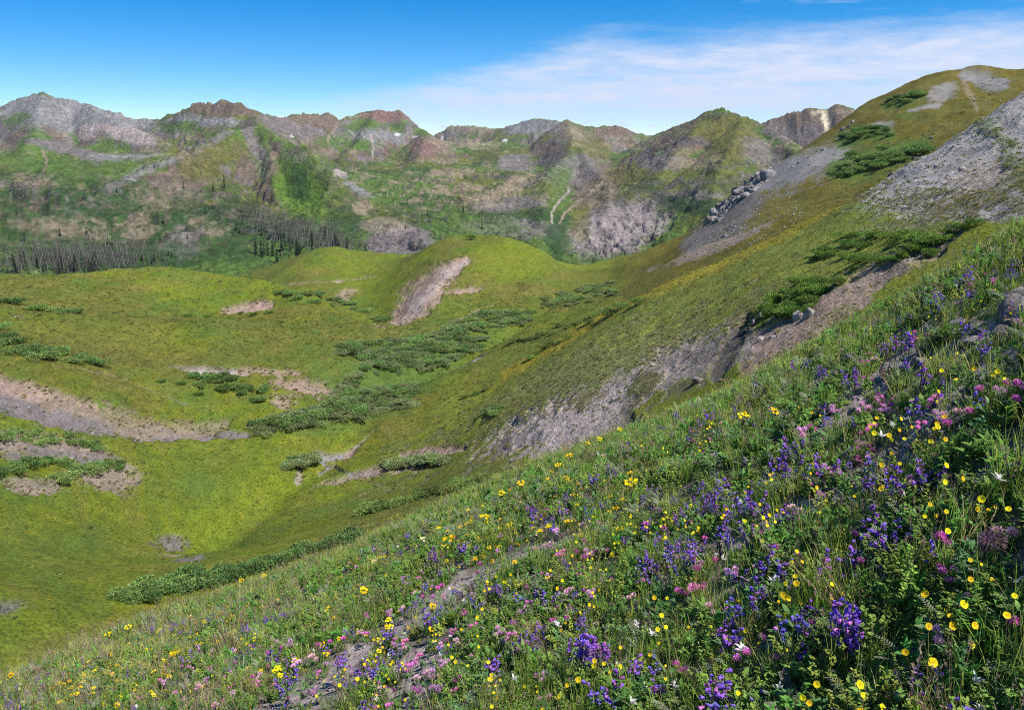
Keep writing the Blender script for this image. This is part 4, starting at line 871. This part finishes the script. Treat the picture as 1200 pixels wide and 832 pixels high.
# ------------------------------------------------------------ flowers
def blossom(mb, p, d, L, c):
    """one tubular penstemon bell: narrow throat, swollen tube, five flared lobes"""
    d = np.asarray(d, float); d /= np.linalg.norm(d); a = np.cross(d, (0, 0, 1.)); a /= np.linalg.norm(a) + 1e-9; b = np.cross(a, d); k = 6
    rings = [(0, .10), (.35, .20), (.75, .27), (1., .42)]; V = []; c0 = jit(c, .2)
    for t, rr in rings:
        for j in range(k): V.append(p + d * L * t + L * rr * (math.cos(6.283 * j / k) * a + math.sin(6.283 * j / k) * b) * (1 if j % 2 == 0 or t < 1 else .72))
    F = [[i * k + j, i * k + (j + 1) % k, (i + 1) * k + (j + 1) % k, (i + 1) * k + j] for i in range(3) for j in range(k)]
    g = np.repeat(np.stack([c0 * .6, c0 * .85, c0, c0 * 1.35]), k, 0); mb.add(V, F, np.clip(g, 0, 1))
PURP, MAGE, BLUE = (.30, .14, .64), (.54, .19, .54), (.25, .17, .62)
def penstemon(nst, H, nb, col, L=.019):
    st = MB(); lf = MB(); fl = []
    for s in range(nst):
        a = U(0, 6.283); q = .012 * nst * math.sqrt(U(0, 1)); P = arc(H * U(.75, 1.1), H * U(.05, .25), a, 5) + (q * math.cos(a * 3), q * math.sin(a * 3), -.01); st.stalk(P, .0022, .0014, jit((.13, .10, .06)), 4)
        for t in (.12, .3, .45, .55):
            p = np.array([np.interp(t, np.linspace(0, 1, 5), P[:, j]) for j in range(3)]); la = U(0, 6.283)
            for sg in (0, 3.14): lf.leaf(p, (math.cos(la + sg), math.sin(la + sg), .7), (0, 0, 1), U(.03, .05), .010, jit(BLUEG))
        one = MB()
        for k in range(nb):
            t = .48 + .52 * (k + U(0, .9)) / nb; p = np.array([np.interp(t, np.linspace(0, 1, 5), P[:, j]) for j in range(3)]); la = U(0, 6.283)
            blossom(one, p, (math.cos(la), math.sin(la), U(-.35, .35)), L * U(.8, 1.2) * (1.15 - .35 * t), col if U(0, 1) > .15 else MAGE)
        fl.append(one)
    return [('stem', st, M_LEAF), ('foliage', lf, M_LEAF)] + [('flower_spike', f, M_PETAL) for f in fl]
def clover(nh, H, col, R_=.014, fade=False):
    st = MB(); lf = MB(); hd = []
    for s in range(nh):
        a = U(0, 6.283); P = arc(H * U(.7, 1.1), H * U(.1, .45), a, 4) - (0, 0, .01); st.stalk(P, .0014, .001, jit((.12, .12, .05)), 3); one = MB(); c = jit(col, .15)
        for k in range(34):
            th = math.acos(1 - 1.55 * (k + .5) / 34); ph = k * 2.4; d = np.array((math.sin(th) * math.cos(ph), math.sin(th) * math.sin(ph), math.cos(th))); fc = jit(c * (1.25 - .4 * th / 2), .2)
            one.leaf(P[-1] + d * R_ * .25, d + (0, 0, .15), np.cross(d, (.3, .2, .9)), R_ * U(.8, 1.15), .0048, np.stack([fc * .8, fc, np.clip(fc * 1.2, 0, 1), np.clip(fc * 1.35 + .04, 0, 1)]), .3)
        hd.append(one)
    for k in range(7):
        la = U(0, 6.283); p = (U(-.015, .015), U(-.015, .015), U(.01, H * .45))
        for m in (-.6, 0, .6): lf.leaf(p, (math.cos(la + m), math.sin(la + m), .9), (0, 0, 1), .028, .008, jit(BLUEG))
    return [('stem', st, M_LEAF), ('foliage', lf, M_LEAF)] + [('flower_head', f, M_PETAL) for f in hd]
def five_petal(mb, p, d, r, c, n=5, wd=1.):
    d = np.asarray(d, float); d /= np.linalg.norm(d); a = np.cross(d, (.2, .9, .1)); a /= np.linalg.norm(a); b = np.cross(d, a)
    for j in range(n):
        th = 6.283 * j / n; o = math.cos(th) * a + math.sin(th) * b; s = -math.sin(th) * a + math.cos(th) * b; fc = jit(c, .1, .03)
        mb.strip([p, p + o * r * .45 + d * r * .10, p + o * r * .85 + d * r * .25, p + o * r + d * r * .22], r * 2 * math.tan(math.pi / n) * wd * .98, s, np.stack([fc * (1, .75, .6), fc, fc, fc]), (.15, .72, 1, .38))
    V = [p + d * r * .18] + [p + d * r * .06 + r * .2 * (math.cos(6.283 * j / 6) * a + math.sin(6.283 * j / 6) * b) for j in range(6)]; mb.add(V, [[0, 1 + j, 1 + (j + 1) % 6] for j in range(6)], (.55, .28, .01))
YEL, ORG = (.85, .70, .02), (.88, .66, .015)
def cinquefoil(nf, H, r=.0074):
    st = MB(); lf = MB(); hd = []
    for s in range(nf):
        a = U(0, 6.283); P = arc(H * U(.65, 1.1), H * U(.05, .35), a, 4) - (0, 0, .01); st.stalk(P, .0011, .0008, jit((.20, .15, .07)), 3); one = MB(); five_petal(one, P[-1], (U(-.6, .4), U(-1.5, -.1), 1), r * U(.85, 1.2), YEL); hd.append(one)
    for k in range(6):
        la = U(0, 6.283); lf.leaf((0, 0, U(.005, H * .4)), (math.cos(la), math.sin(la), .6), (0, 0, 1), .026, .010, jit((.11, .15, .035)))
    return [('stem', st, M_LEAF), ('foliage', lf, M_LEAF)] + [('flower_head', f, M_PETAL) for f in hd]
def groundsel(nf, H, spread=.035, r=.0105, col=ORG):
    st = MB(); lf = MB(); hd = []; st.stalk([(0, 0, -.01), (0, 0, H * .55)], .0022, .0018, (.13, .14, .05), 4)
    for s in range(nf):
        a = 6.283 * s / nf + U(-.3, .3); q = spread * math.sqrt(U(.05, 1)); tip = np.array((q * math.cos(a), q * math.sin(a), H * U(.9, 1.05))); st.stalk([(0, 0, H * .5), tip * (.6, .6, .85), tip], .0014, .001, (.13, .14, .05), 3)
        one = MB(); five_petal(one, tip, (U(-.5, .4), U(-1.3, -.2), 1), r * U(.85, 1.15), col, 9, .95); hd.append(one)
    for k in range(9):
        la = U(0, 6.283); lf.leaf((0, 0, U(.01, H * .6)), (math.cos(la), math.sin(la), .6), (0, 0, 1), U(.035, .06), .012, jit(GR))
    return [('stem', st, M_LEAF), ('foliage', lf, M_LEAF)] + [('flower_head', f, M_PETAL) for f in hd]
def white_sprig(H):
    st = MB(); one = MB(); st.stalk(arc(H, .02, 1.), .0014, .001, (.2, .2, .12), 3)
    for k in range(9): one.leaf((.02 * math.cos(1.), .02 * math.sin(1.), H - U(0, .01)), (U(-1, 1), U(-1, 1), U(.1, .9)), (0, 0, 1), U(.016, .03), .008, jit((.72, .70, .66), .1))
    return [('stem', st, M_LEAF), ('flower_head', one, M_PETAL)]
def seed_head(H):
    st = MB(); one = MB(); st.stalk([(0, 0, -.01), (0, 0, H)], .003, .002, (.16, .13, .08), 4)
    for k in range(150):
        d = rng.normal(size=3); d /= np.linalg.norm(d); one.leaf(np.array((0, 0, H)) + d * (.006, .006, .012), d, (.3, .5, .8), U(.012, .019), .0022, jit((.15, .10, .12), .3))
    return [('stem', st, M_LEAF), ('seed_head', one, M_PETAL)]
def realise(parts): return [(nm, mb.build(nm, mat, False)) for nm, mb, mat in parts]
def joined(parts):
    """the same plant as one mesh, for the ones too small to show their parts"""
    mb = MB()
    for nm, p, m in parts:
        if p.v: mb.add(np.concatenate(p.v), np.concatenate(p.f), np.concatenate(p.c))
    return mb
KINDS = {  # builders of variants, head height
 'penstemon': [penstemon(k, H, nb, c) for k, H, nb, c in [(3, .17, 8, PURP), (4, .15, 7, PURP), (2, .18, 9, BLUE), (3, .14, 7, BLUE), (5, .16, 7, PURP)]],
 'tall_penstemon': [penstemon(7, .23, 20, PURP, .023), penstemon(4, .24, 20, PURP, .022)],
 'clover': [clover(k, H, c) for k, H, c in [(3, .10, (.82, .26, .58)), (2, .11, (.78, .18, .54)), (4, .10, (.82, .44, .66)), (3, .09, (.82, .50, .52))]],
 'cinquefoil': [cinquefoil(k, H) for k, H in [(1, .17), (2, .15), (3, .16), (2, .20)]],
 'groundsel': [groundsel(9, .17), groundsel(13, .18, .045), groundsel(8, .15, .03)],
 'white': [white_sprig(.10), white_sprig(.08)], 'seed': [seed_head(.15), seed_head(.17)],
 'pale': [groundsel(6, .15, .03, .010, (.80, .74, .38))],
}
MESH = {k: [realise(p) for p in v] for k, v in KINDS.items()}; SOLO = {k: [joined(p).build(k, M_PETAL) for p in v] for k, v in KINDS.items()}
HEAD = {'penstemon': .13, 'tall_penstemon': .18, 'clover': .09, 'cinquefoil': .14, 'groundsel': .16, 'white': .09, 'seed': .15, 'pale': .14}
NAME = {'penstemon': 'penstemon', 'tall_penstemon': 'penstemon', 'clover': 'clover_plant', 'cinquefoil': 'cinquefoil', 'groundsel': 'groundsel', 'white': 'white_wildflower', 'seed': 'seed_head_plant', 'pale': 'pale_wildflower'}
SPOTS = {
 'tall_penstemon': [(995,712),(698,742)],
 'penstemon': [(853,596),(790,643),(810,646),(918,666),(900,660),(864,697),(884,697),(928,724),(975,650),(861,801),(841,825),(866,740),(1035,596),(1038,619),(1099,626),(676,756),(642,693),(762,656),(754,663),(658,596),(1079,473),(1085,435),(948,424),(937,428),(961,433),(935,521),(915,531),(935,544),(911,544),(973,541),(791,486),(813,474),(774,499),(736,525),(753,507),(933,516),(867,584),(888,584),(841,570),(883,448),(827,486),(451,740),(505,720),(404,771),(337,784),(480,625),(512,650),(395,640),(545,640),(620,600),(700,560),(1000,440),(1060,400),(1100,345),(1190,300),(1140,320),(960,470),(1080,250+40),(250,690),(180,735),(285,735),(330,800),(215,770),(120,770),(560,700),(585,770),(1060,560),(720,800)],
 'clover': [(676,640),(691,650),(683,660),(708,639),(616,714),(608,729),(589,739),(604,744),(616,754),(819,676),(828,702),(797,692),(814,693),(853,666),(829,659),(769,619),(1122,633),(1186,609),(488,693),(472,707),(515,688),(500,697),(460,715),(364,767),(350,775),(380,760),(395,750),(320,762),(340,756),(1026,418),(1016,423),(981,478),(1016,478),(1172,449),(1180,445),(1145,472),(1135,475),(1112,483),(1127,501),(1198,443),(1195,457),(955,499),(940,509),(948,503),(820,536),(812,540),(804,545),(1165,455),(1100,340),(1160,330),(640,640),(655,650),(560,665),(430,720),(700,690),(500,790),(510,800),(480,780),(250,745),(300,800),(630,790)],
 'cinquefoil': [(1099,702),(1120,729),(1168,579),(1031,565),(1023,592),(1115,554),(950,565),(1092,778),(940,804),(967,801),(977,818),(1031,825),(925,700),(917,692),(769,691),(778,733),(742,616),(762,598),(656,688),(695,793),(694,806),(728,769),(710,771),(589,795),(577,798),(563,724),(570,690),(580,682),(595,680),(605,683),(364,806),(428,801),(412,803),(435,823),(502,823),(1108,437),(1159,432),(1167,432),(1024,494),(1058,494),(993,509),(1030,511),(1052,512),(1042,526),(1093,513),(1102,497),(1116,554),(829,501),(776,528),(877,608),(892,605),(888,617),(1175,437),(640,670),(550,735),(452,765),(470,770),(530,772),(540,772)],
 'groundsel': [(743,573),(532,638),(566,609),(424,690),(870,490),(905,478),(690,520),(728,503),(705,515),(670,535),(655,545),(285,682),(310,675),(150,740),(15,790),(60,755),(130,745),(610,570),(590,580)],
 'pale': [(498,634),(440,660)], 'white': [(600,798),(750,730),(758,745),(735,818),(845,585),(1038,512),(660,735),(530,640),(880,755),(905,687),(790,800),(565,730),(540,700),(1130,790),(1185,560),(470,640),(700,475+60)],
 'seed': [(1149,638),(1166,626)],
}
def flower(kind, p, s, label, group, detailed=True, v=None):
    v = int(rng.integers(len(MESH[kind]))) if v is None else v; nm = NAME[kind]; q = math.hypot(p[0], p[1])
    o = bpy.data.objects.new(nm, None if detailed else SOLO[kind][v]); COL.objects.link(o); o.location = (p[0], p[1], p[2] - .005); o.rotation_euler = (U(-.15, .15), U(-.2, .1), U(-.7, .7) if kind in ('cinquefoil', 'groundsel', 'pale') else U(0, 6.28)); o.scale = (s, s, s); tag(o, label, {'clover_plant': 'clover', 'white_wildflower': 'wildflower', 'pale_wildflower': 'wildflower', 'seed_head_plant': 'seed head'}.get(nm, nm), group)
    if detailed:
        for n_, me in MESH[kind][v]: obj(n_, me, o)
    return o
def build_flowers():
    lab = {'penstemon': ('violet penstemon', 'with a cluster of bell blossoms'), 'clover': ('pink clover', 'with rounded flower heads'), 'cinquefoil': ('yellow cinquefoil', 'on thin stems'), 'groundsel': ('golden groundsel', 'in a flat topped cluster'), 'white': ('white wildflower', 'with small pale petals'), 'pale': ('cream wildflower', 'in a loose cluster')}
    special = {('tall_penstemon', 0): 'tallest violet penstemon with dense spikes beside the dark gap in the leaves', ('tall_penstemon', 1): 'tall violet penstemon spike behind the bright green grass clump', ('groundsel', 0): 'large golden groundsel cluster standing alone above the green leaves', ('groundsel', 1): 'wide golden groundsel cluster beside the cream wildflower', ('groundsel', 3): 'bright golden groundsel cluster above the bare soil strip', ('seed', 0): 'fuzzy dark purple seed head beside the pink clover', ('seed', 1): 'fuzzy dark seed head touching a slightly lower one', ('pale', 0): 'cream wildflower cluster beside the wide golden groundsel', ('pale', 1): 'cream wildflower cluster low among dry grass near the brow', ('cinquefoil', 0): 'orange yellow cinquefoil bloom on a short stem above the tallest yellow one', ('cinquefoil', 1): 'large orange yellow cinquefoil bloom on a reddish stem'}
    zone = lambda p, px: ('by the bare soil strip' if near_bare(np.array(p[0]), np.array(p[1])) > .15 else 'along the brow of the flower slope' if math.hypot(p[0], p[1]) > 8 else 'in the thick grass of the flower slope' if fbm(np.array(p[0] / .8), np.array(p[1] / .8), 131, 3) > .5 else 'among the leafy herbs of the flower slope')
    for kind, L in SPOTS.items():
        A = np.array(L, float); P, ok = near_hit_many(A[:, 0], A[:, 1], HEAD[kind])
        for i in range(len(A)):
            if not ok[i]: continue
            p = P[i]; r = math.hypot(p[0], p[1]); s = U(.85, 1.1) * (1 + .02 * r)
            if (kind, i) in special: lb, g = special[(kind, i)], None; s *= .84 if kind == 'tall_penstemon' else 1.1
            else:
                a, b = lab[kind]; z_ = zone(p, A[i, 0]); lb = '%s %s %s' % (a, b, z_); g = a + ' plants ' + z_
            flower(kind, p, s, lb, g, r < 7, 0 if kind == 'tall_penstemon' and i == 0 else None)
    # more of the same between them: (kind, count as things, count as stuff, where)
    def sow(n, w):
        out = []; 
        while len(out) < n:
            px = rng.uniform(-20, 1220, 4000); edge = np.interp(px, EDGE[:, 0], EDGE[:, 1]); py = edge + 4 + (850 - edge) * rng.uniform(0, 1, 4000) ** 1.4
            k = rng.uniform(0, 1, 4000) < w(px, py, py - edge) * (.08 + .92 * sstep(.44, .60, fbm(px / 75 + n * .37, py / 42 + n * .11, n, 3))); out += list(zip(px[k], py[k]))
        return np.array(out[:n])
    wP = lambda x, y, d: .25 + .5 * np.exp(-((x - 850) / 260) ** 2) + .3 * sstep(500, 100, x); wC = lambda x, y, d: .15 + .5 * np.exp(-((x - 620) / 260) ** 2) + .4 * np.exp(-((x - 1120) / 90) ** 2) + .35 * sstep(500, 100, x); wY = lambda x, y, d: .25 + .6 * np.exp(-((x - 600) / 330) ** 2) + .3 * sstep(1000, 1200, x); wG = lambda x, y, d: sstep(150, 8, d) * (.25 + .75 * sstep(800, 600, x)) * sstep(900, 760, x); wW = lambda x, y, d: .4 + 0 * x
    for kind, nt, ns, w in [('penstemon', 80, 380, wP), ('clover', 110, 560, wC), ('cinquefoil', 150, 450, wY), ('groundsel', 25, 520, wG), ('white', 40, 90, wW)]:
        A = sow(nt + ns, w); P, ok = near_hit_many(A[:, 0], A[:, 1], HEAD[kind]); P, A = P[ok], A[ok]; r = np.hypot(P[:, 0], P[:, 1]); od = np.argsort(r + rng.uniform(0, 5, len(r)) + 30 * (r < 3.2) * (rng.uniform(0, 1, len(r)) < .75)); od = od[~((r[od] < 3.2) & (np.arange(len(od)) >= nt))]
        for i in od[:nt]:
            a, b = lab[kind]; z_ = zone(P[i], A[i, 0]); flower(kind, P[i], U(.55, .9) * (1 + .01 * r[i]) * (.75 if kind == 'groundsel' else 1), '%s %s %s' % (a, b, z_), a + ' plants ' + z_, r[i] < 4.5)
        m = od[nt:]; s = rng.uniform(.42, .78, len(m)) * (1 + .012 * r[m]) * (.72 if kind == 'groundsel' else 1); k = len(SOLO[kind])
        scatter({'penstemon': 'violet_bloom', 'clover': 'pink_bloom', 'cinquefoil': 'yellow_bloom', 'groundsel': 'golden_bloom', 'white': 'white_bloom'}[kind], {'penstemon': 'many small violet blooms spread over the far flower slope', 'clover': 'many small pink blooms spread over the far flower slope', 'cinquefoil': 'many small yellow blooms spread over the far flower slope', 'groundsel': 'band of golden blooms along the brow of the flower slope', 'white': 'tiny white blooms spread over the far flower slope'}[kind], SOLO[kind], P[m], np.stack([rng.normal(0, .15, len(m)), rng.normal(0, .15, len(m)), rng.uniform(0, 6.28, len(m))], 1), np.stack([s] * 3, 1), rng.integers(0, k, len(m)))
build_flowers()

# ------------------------------------------------------------ stones on the flower slope, the tall dry grass, the big green clump
def build_stones():
    L = [(1188,362,.17,'dark shadowed rock jutting from the flower slope beside the brow'),(1150,395,.10,'grey lichen rock below the dark shadowed rock'),(1125,375,.08,None),(1075,420,.11,'grey lichen rock above the violet penstemon'),(1085,448,.07,None),(1040,430,.07,None),(1135,462,.08,'broken grey lichen rock beside the pink clover'),(1120,490,.07,None),(1005,478,.07,None),(1030,560,.05,None),(1000,575,.06,None),(945,600,.06,None),(880,635,.06,None),(905,628,.05,None),(980,445,.07,None),(950,400,.07,None),(1100,545,.05,None),(1190,545,.06,None),(560,680,.05,None),(430,775,.05,None),(345,815,.07,None),(395,800,.05,None),(480,800,.06,'flat reddish stone in the bare soil patch'),(270,775,.05,'pale flat stone on the far grass of the flower slope'),(490,735,.05,None),(1148,790,.035,'white stone chip beside the broad leaves'),(1140,775,.03,None),(1165,345,.08,None),(1060,375,.08,None)]
    A = np.array([(a, b) for a, b, _, _ in L], float); P, ok = near_hit_many(A[:, 0], A[:, 1], .03)
    for (a, b, s, lb), p in zip(L, P):
        nr = 'rough grey lichen stone half buried ' + ('in the bare soil strip' if near_bare(np.array(p[0]), np.array(p[1])) > .2 else 'between the plants of the flower slope')
        for j in range(0 if lb and ('white' in lb or 'pale' in lb) else int(rng.integers(2, 5))):
            q = s * U(.25, .5); a_ = U(0, 6.28); d_ = s * U(.7, 1.3); x_, y_ = p[0] + d_ * math.cos(a_), p[1] + d_ * math.sin(a_); k_ = U(.8, 1.5)
            l2 = 'small grey stone beside a larger lichen rock ' + nr.split('buried ')[1]; tag(boulder((x_, y_, float(near_z(np.array(x_), np.array(y_))) + q * .2), q, (k_, k_ * .98, k_ * .95), None, 'rock'), l2, 'rock', 'small stones ' + nr[-22:])
        s *= .72; o = boulder(p + np.array((0, 0, s * .15)), s, (2.0, 2.0, 1.95) if lb and ('white' in lb or 'pale' in lb) else (1.45, 1.4, 1.36), None, 'rock'); tag(o, lb or nr, 'rock', None if lb else 'stones ' + nr[-22:])
    # tall dry grass, each clump a thing
    for i, (a, b, s, lb) in enumerate([(225,832,1.5,'tall dry straw grass clump with long bare stalks'),(190,800,1.2,'dry straw grass clump beside the tall one'),(110,820,1.2,'thin dry straw grass clump at the foot of the slope'),(265,770,1.0,'sparse dry straw grass clump above the tall one')]):
        P, ok = near_hit_many([a], [b]); mb = tuft(16, .18, .34, .0026, [STRAW, (.50, .42, .22)], .05, .45)
        o = obj('dry_grass_clump', mb.build('dry_grass_clump', M_LEAF)); o.location = P[0]; o.scale = (s, s, s); tag(o, lb, 'grass clump')
    for a, b, s, lb in [(655,815,1.0,'bright green grass clump with upright blades'),(620,832,1.,'bright green grass clump joining the larger one'),(700,850,1.,'low bright green grass clump beside the yellow cinquefoils'),(1190,480,.8,'tall green grass clump beside the pink clover')]:
        P, ok = near_hit_many([a], [b]); mb = tuft(130, .10, .24, .0042, [(.13, .22, .035), (.19, .27, .05), GR], .11, .35)
        o = obj('grass_clump', mb.build('grass_clump', M_LEAF)); o.location = P[0]; o.scale = (s, s, s); tag(o, lb, 'grass clump')
build_stones()
# ------------------------------------------------------------ thin mountain air
def build_haze():
    top = max(float(MTG[2].max()), float(MIDG[2].max())) + 15; bot = min(float(MTG[2].min()), float(MIDG[2].min())) - 1; x0, x1, y0, y1 = -3400, 3400, -90, 4900
    V = [(x, y, z) for x in (x0, x1) for y in (y0, y1) for z in (bot, top)]; F = [(0, 1, 3, 2), (4, 6, 7, 5), (0, 4, 5, 1), (2, 3, 7, 6), (0, 2, 6, 4), (1, 5, 7, 3)]
    m = bpy.data.materials.new('mountain_air'); m.use_nodes = True; t = NT(m.node_tree); t.n.clear(); out = t.add('ShaderNodeOutputMaterial'); v = t.add('ShaderNodeVolumePrincipled')
    v.inputs['Color'].default_value = (.72, .84, 1, 1); v.inputs['Density'].default_value = HAZE; v.inputs['Anisotropy'].default_value = .2; t.l.new(v.outputs[0], out.inputs['Volume'])
    tag(obj('haze', mesh_np('haze', V, F, m, False)), 'thin blue mountain haze over the far peaks', kind='stuff')
HAZE = 2.6e-5
build_haze()
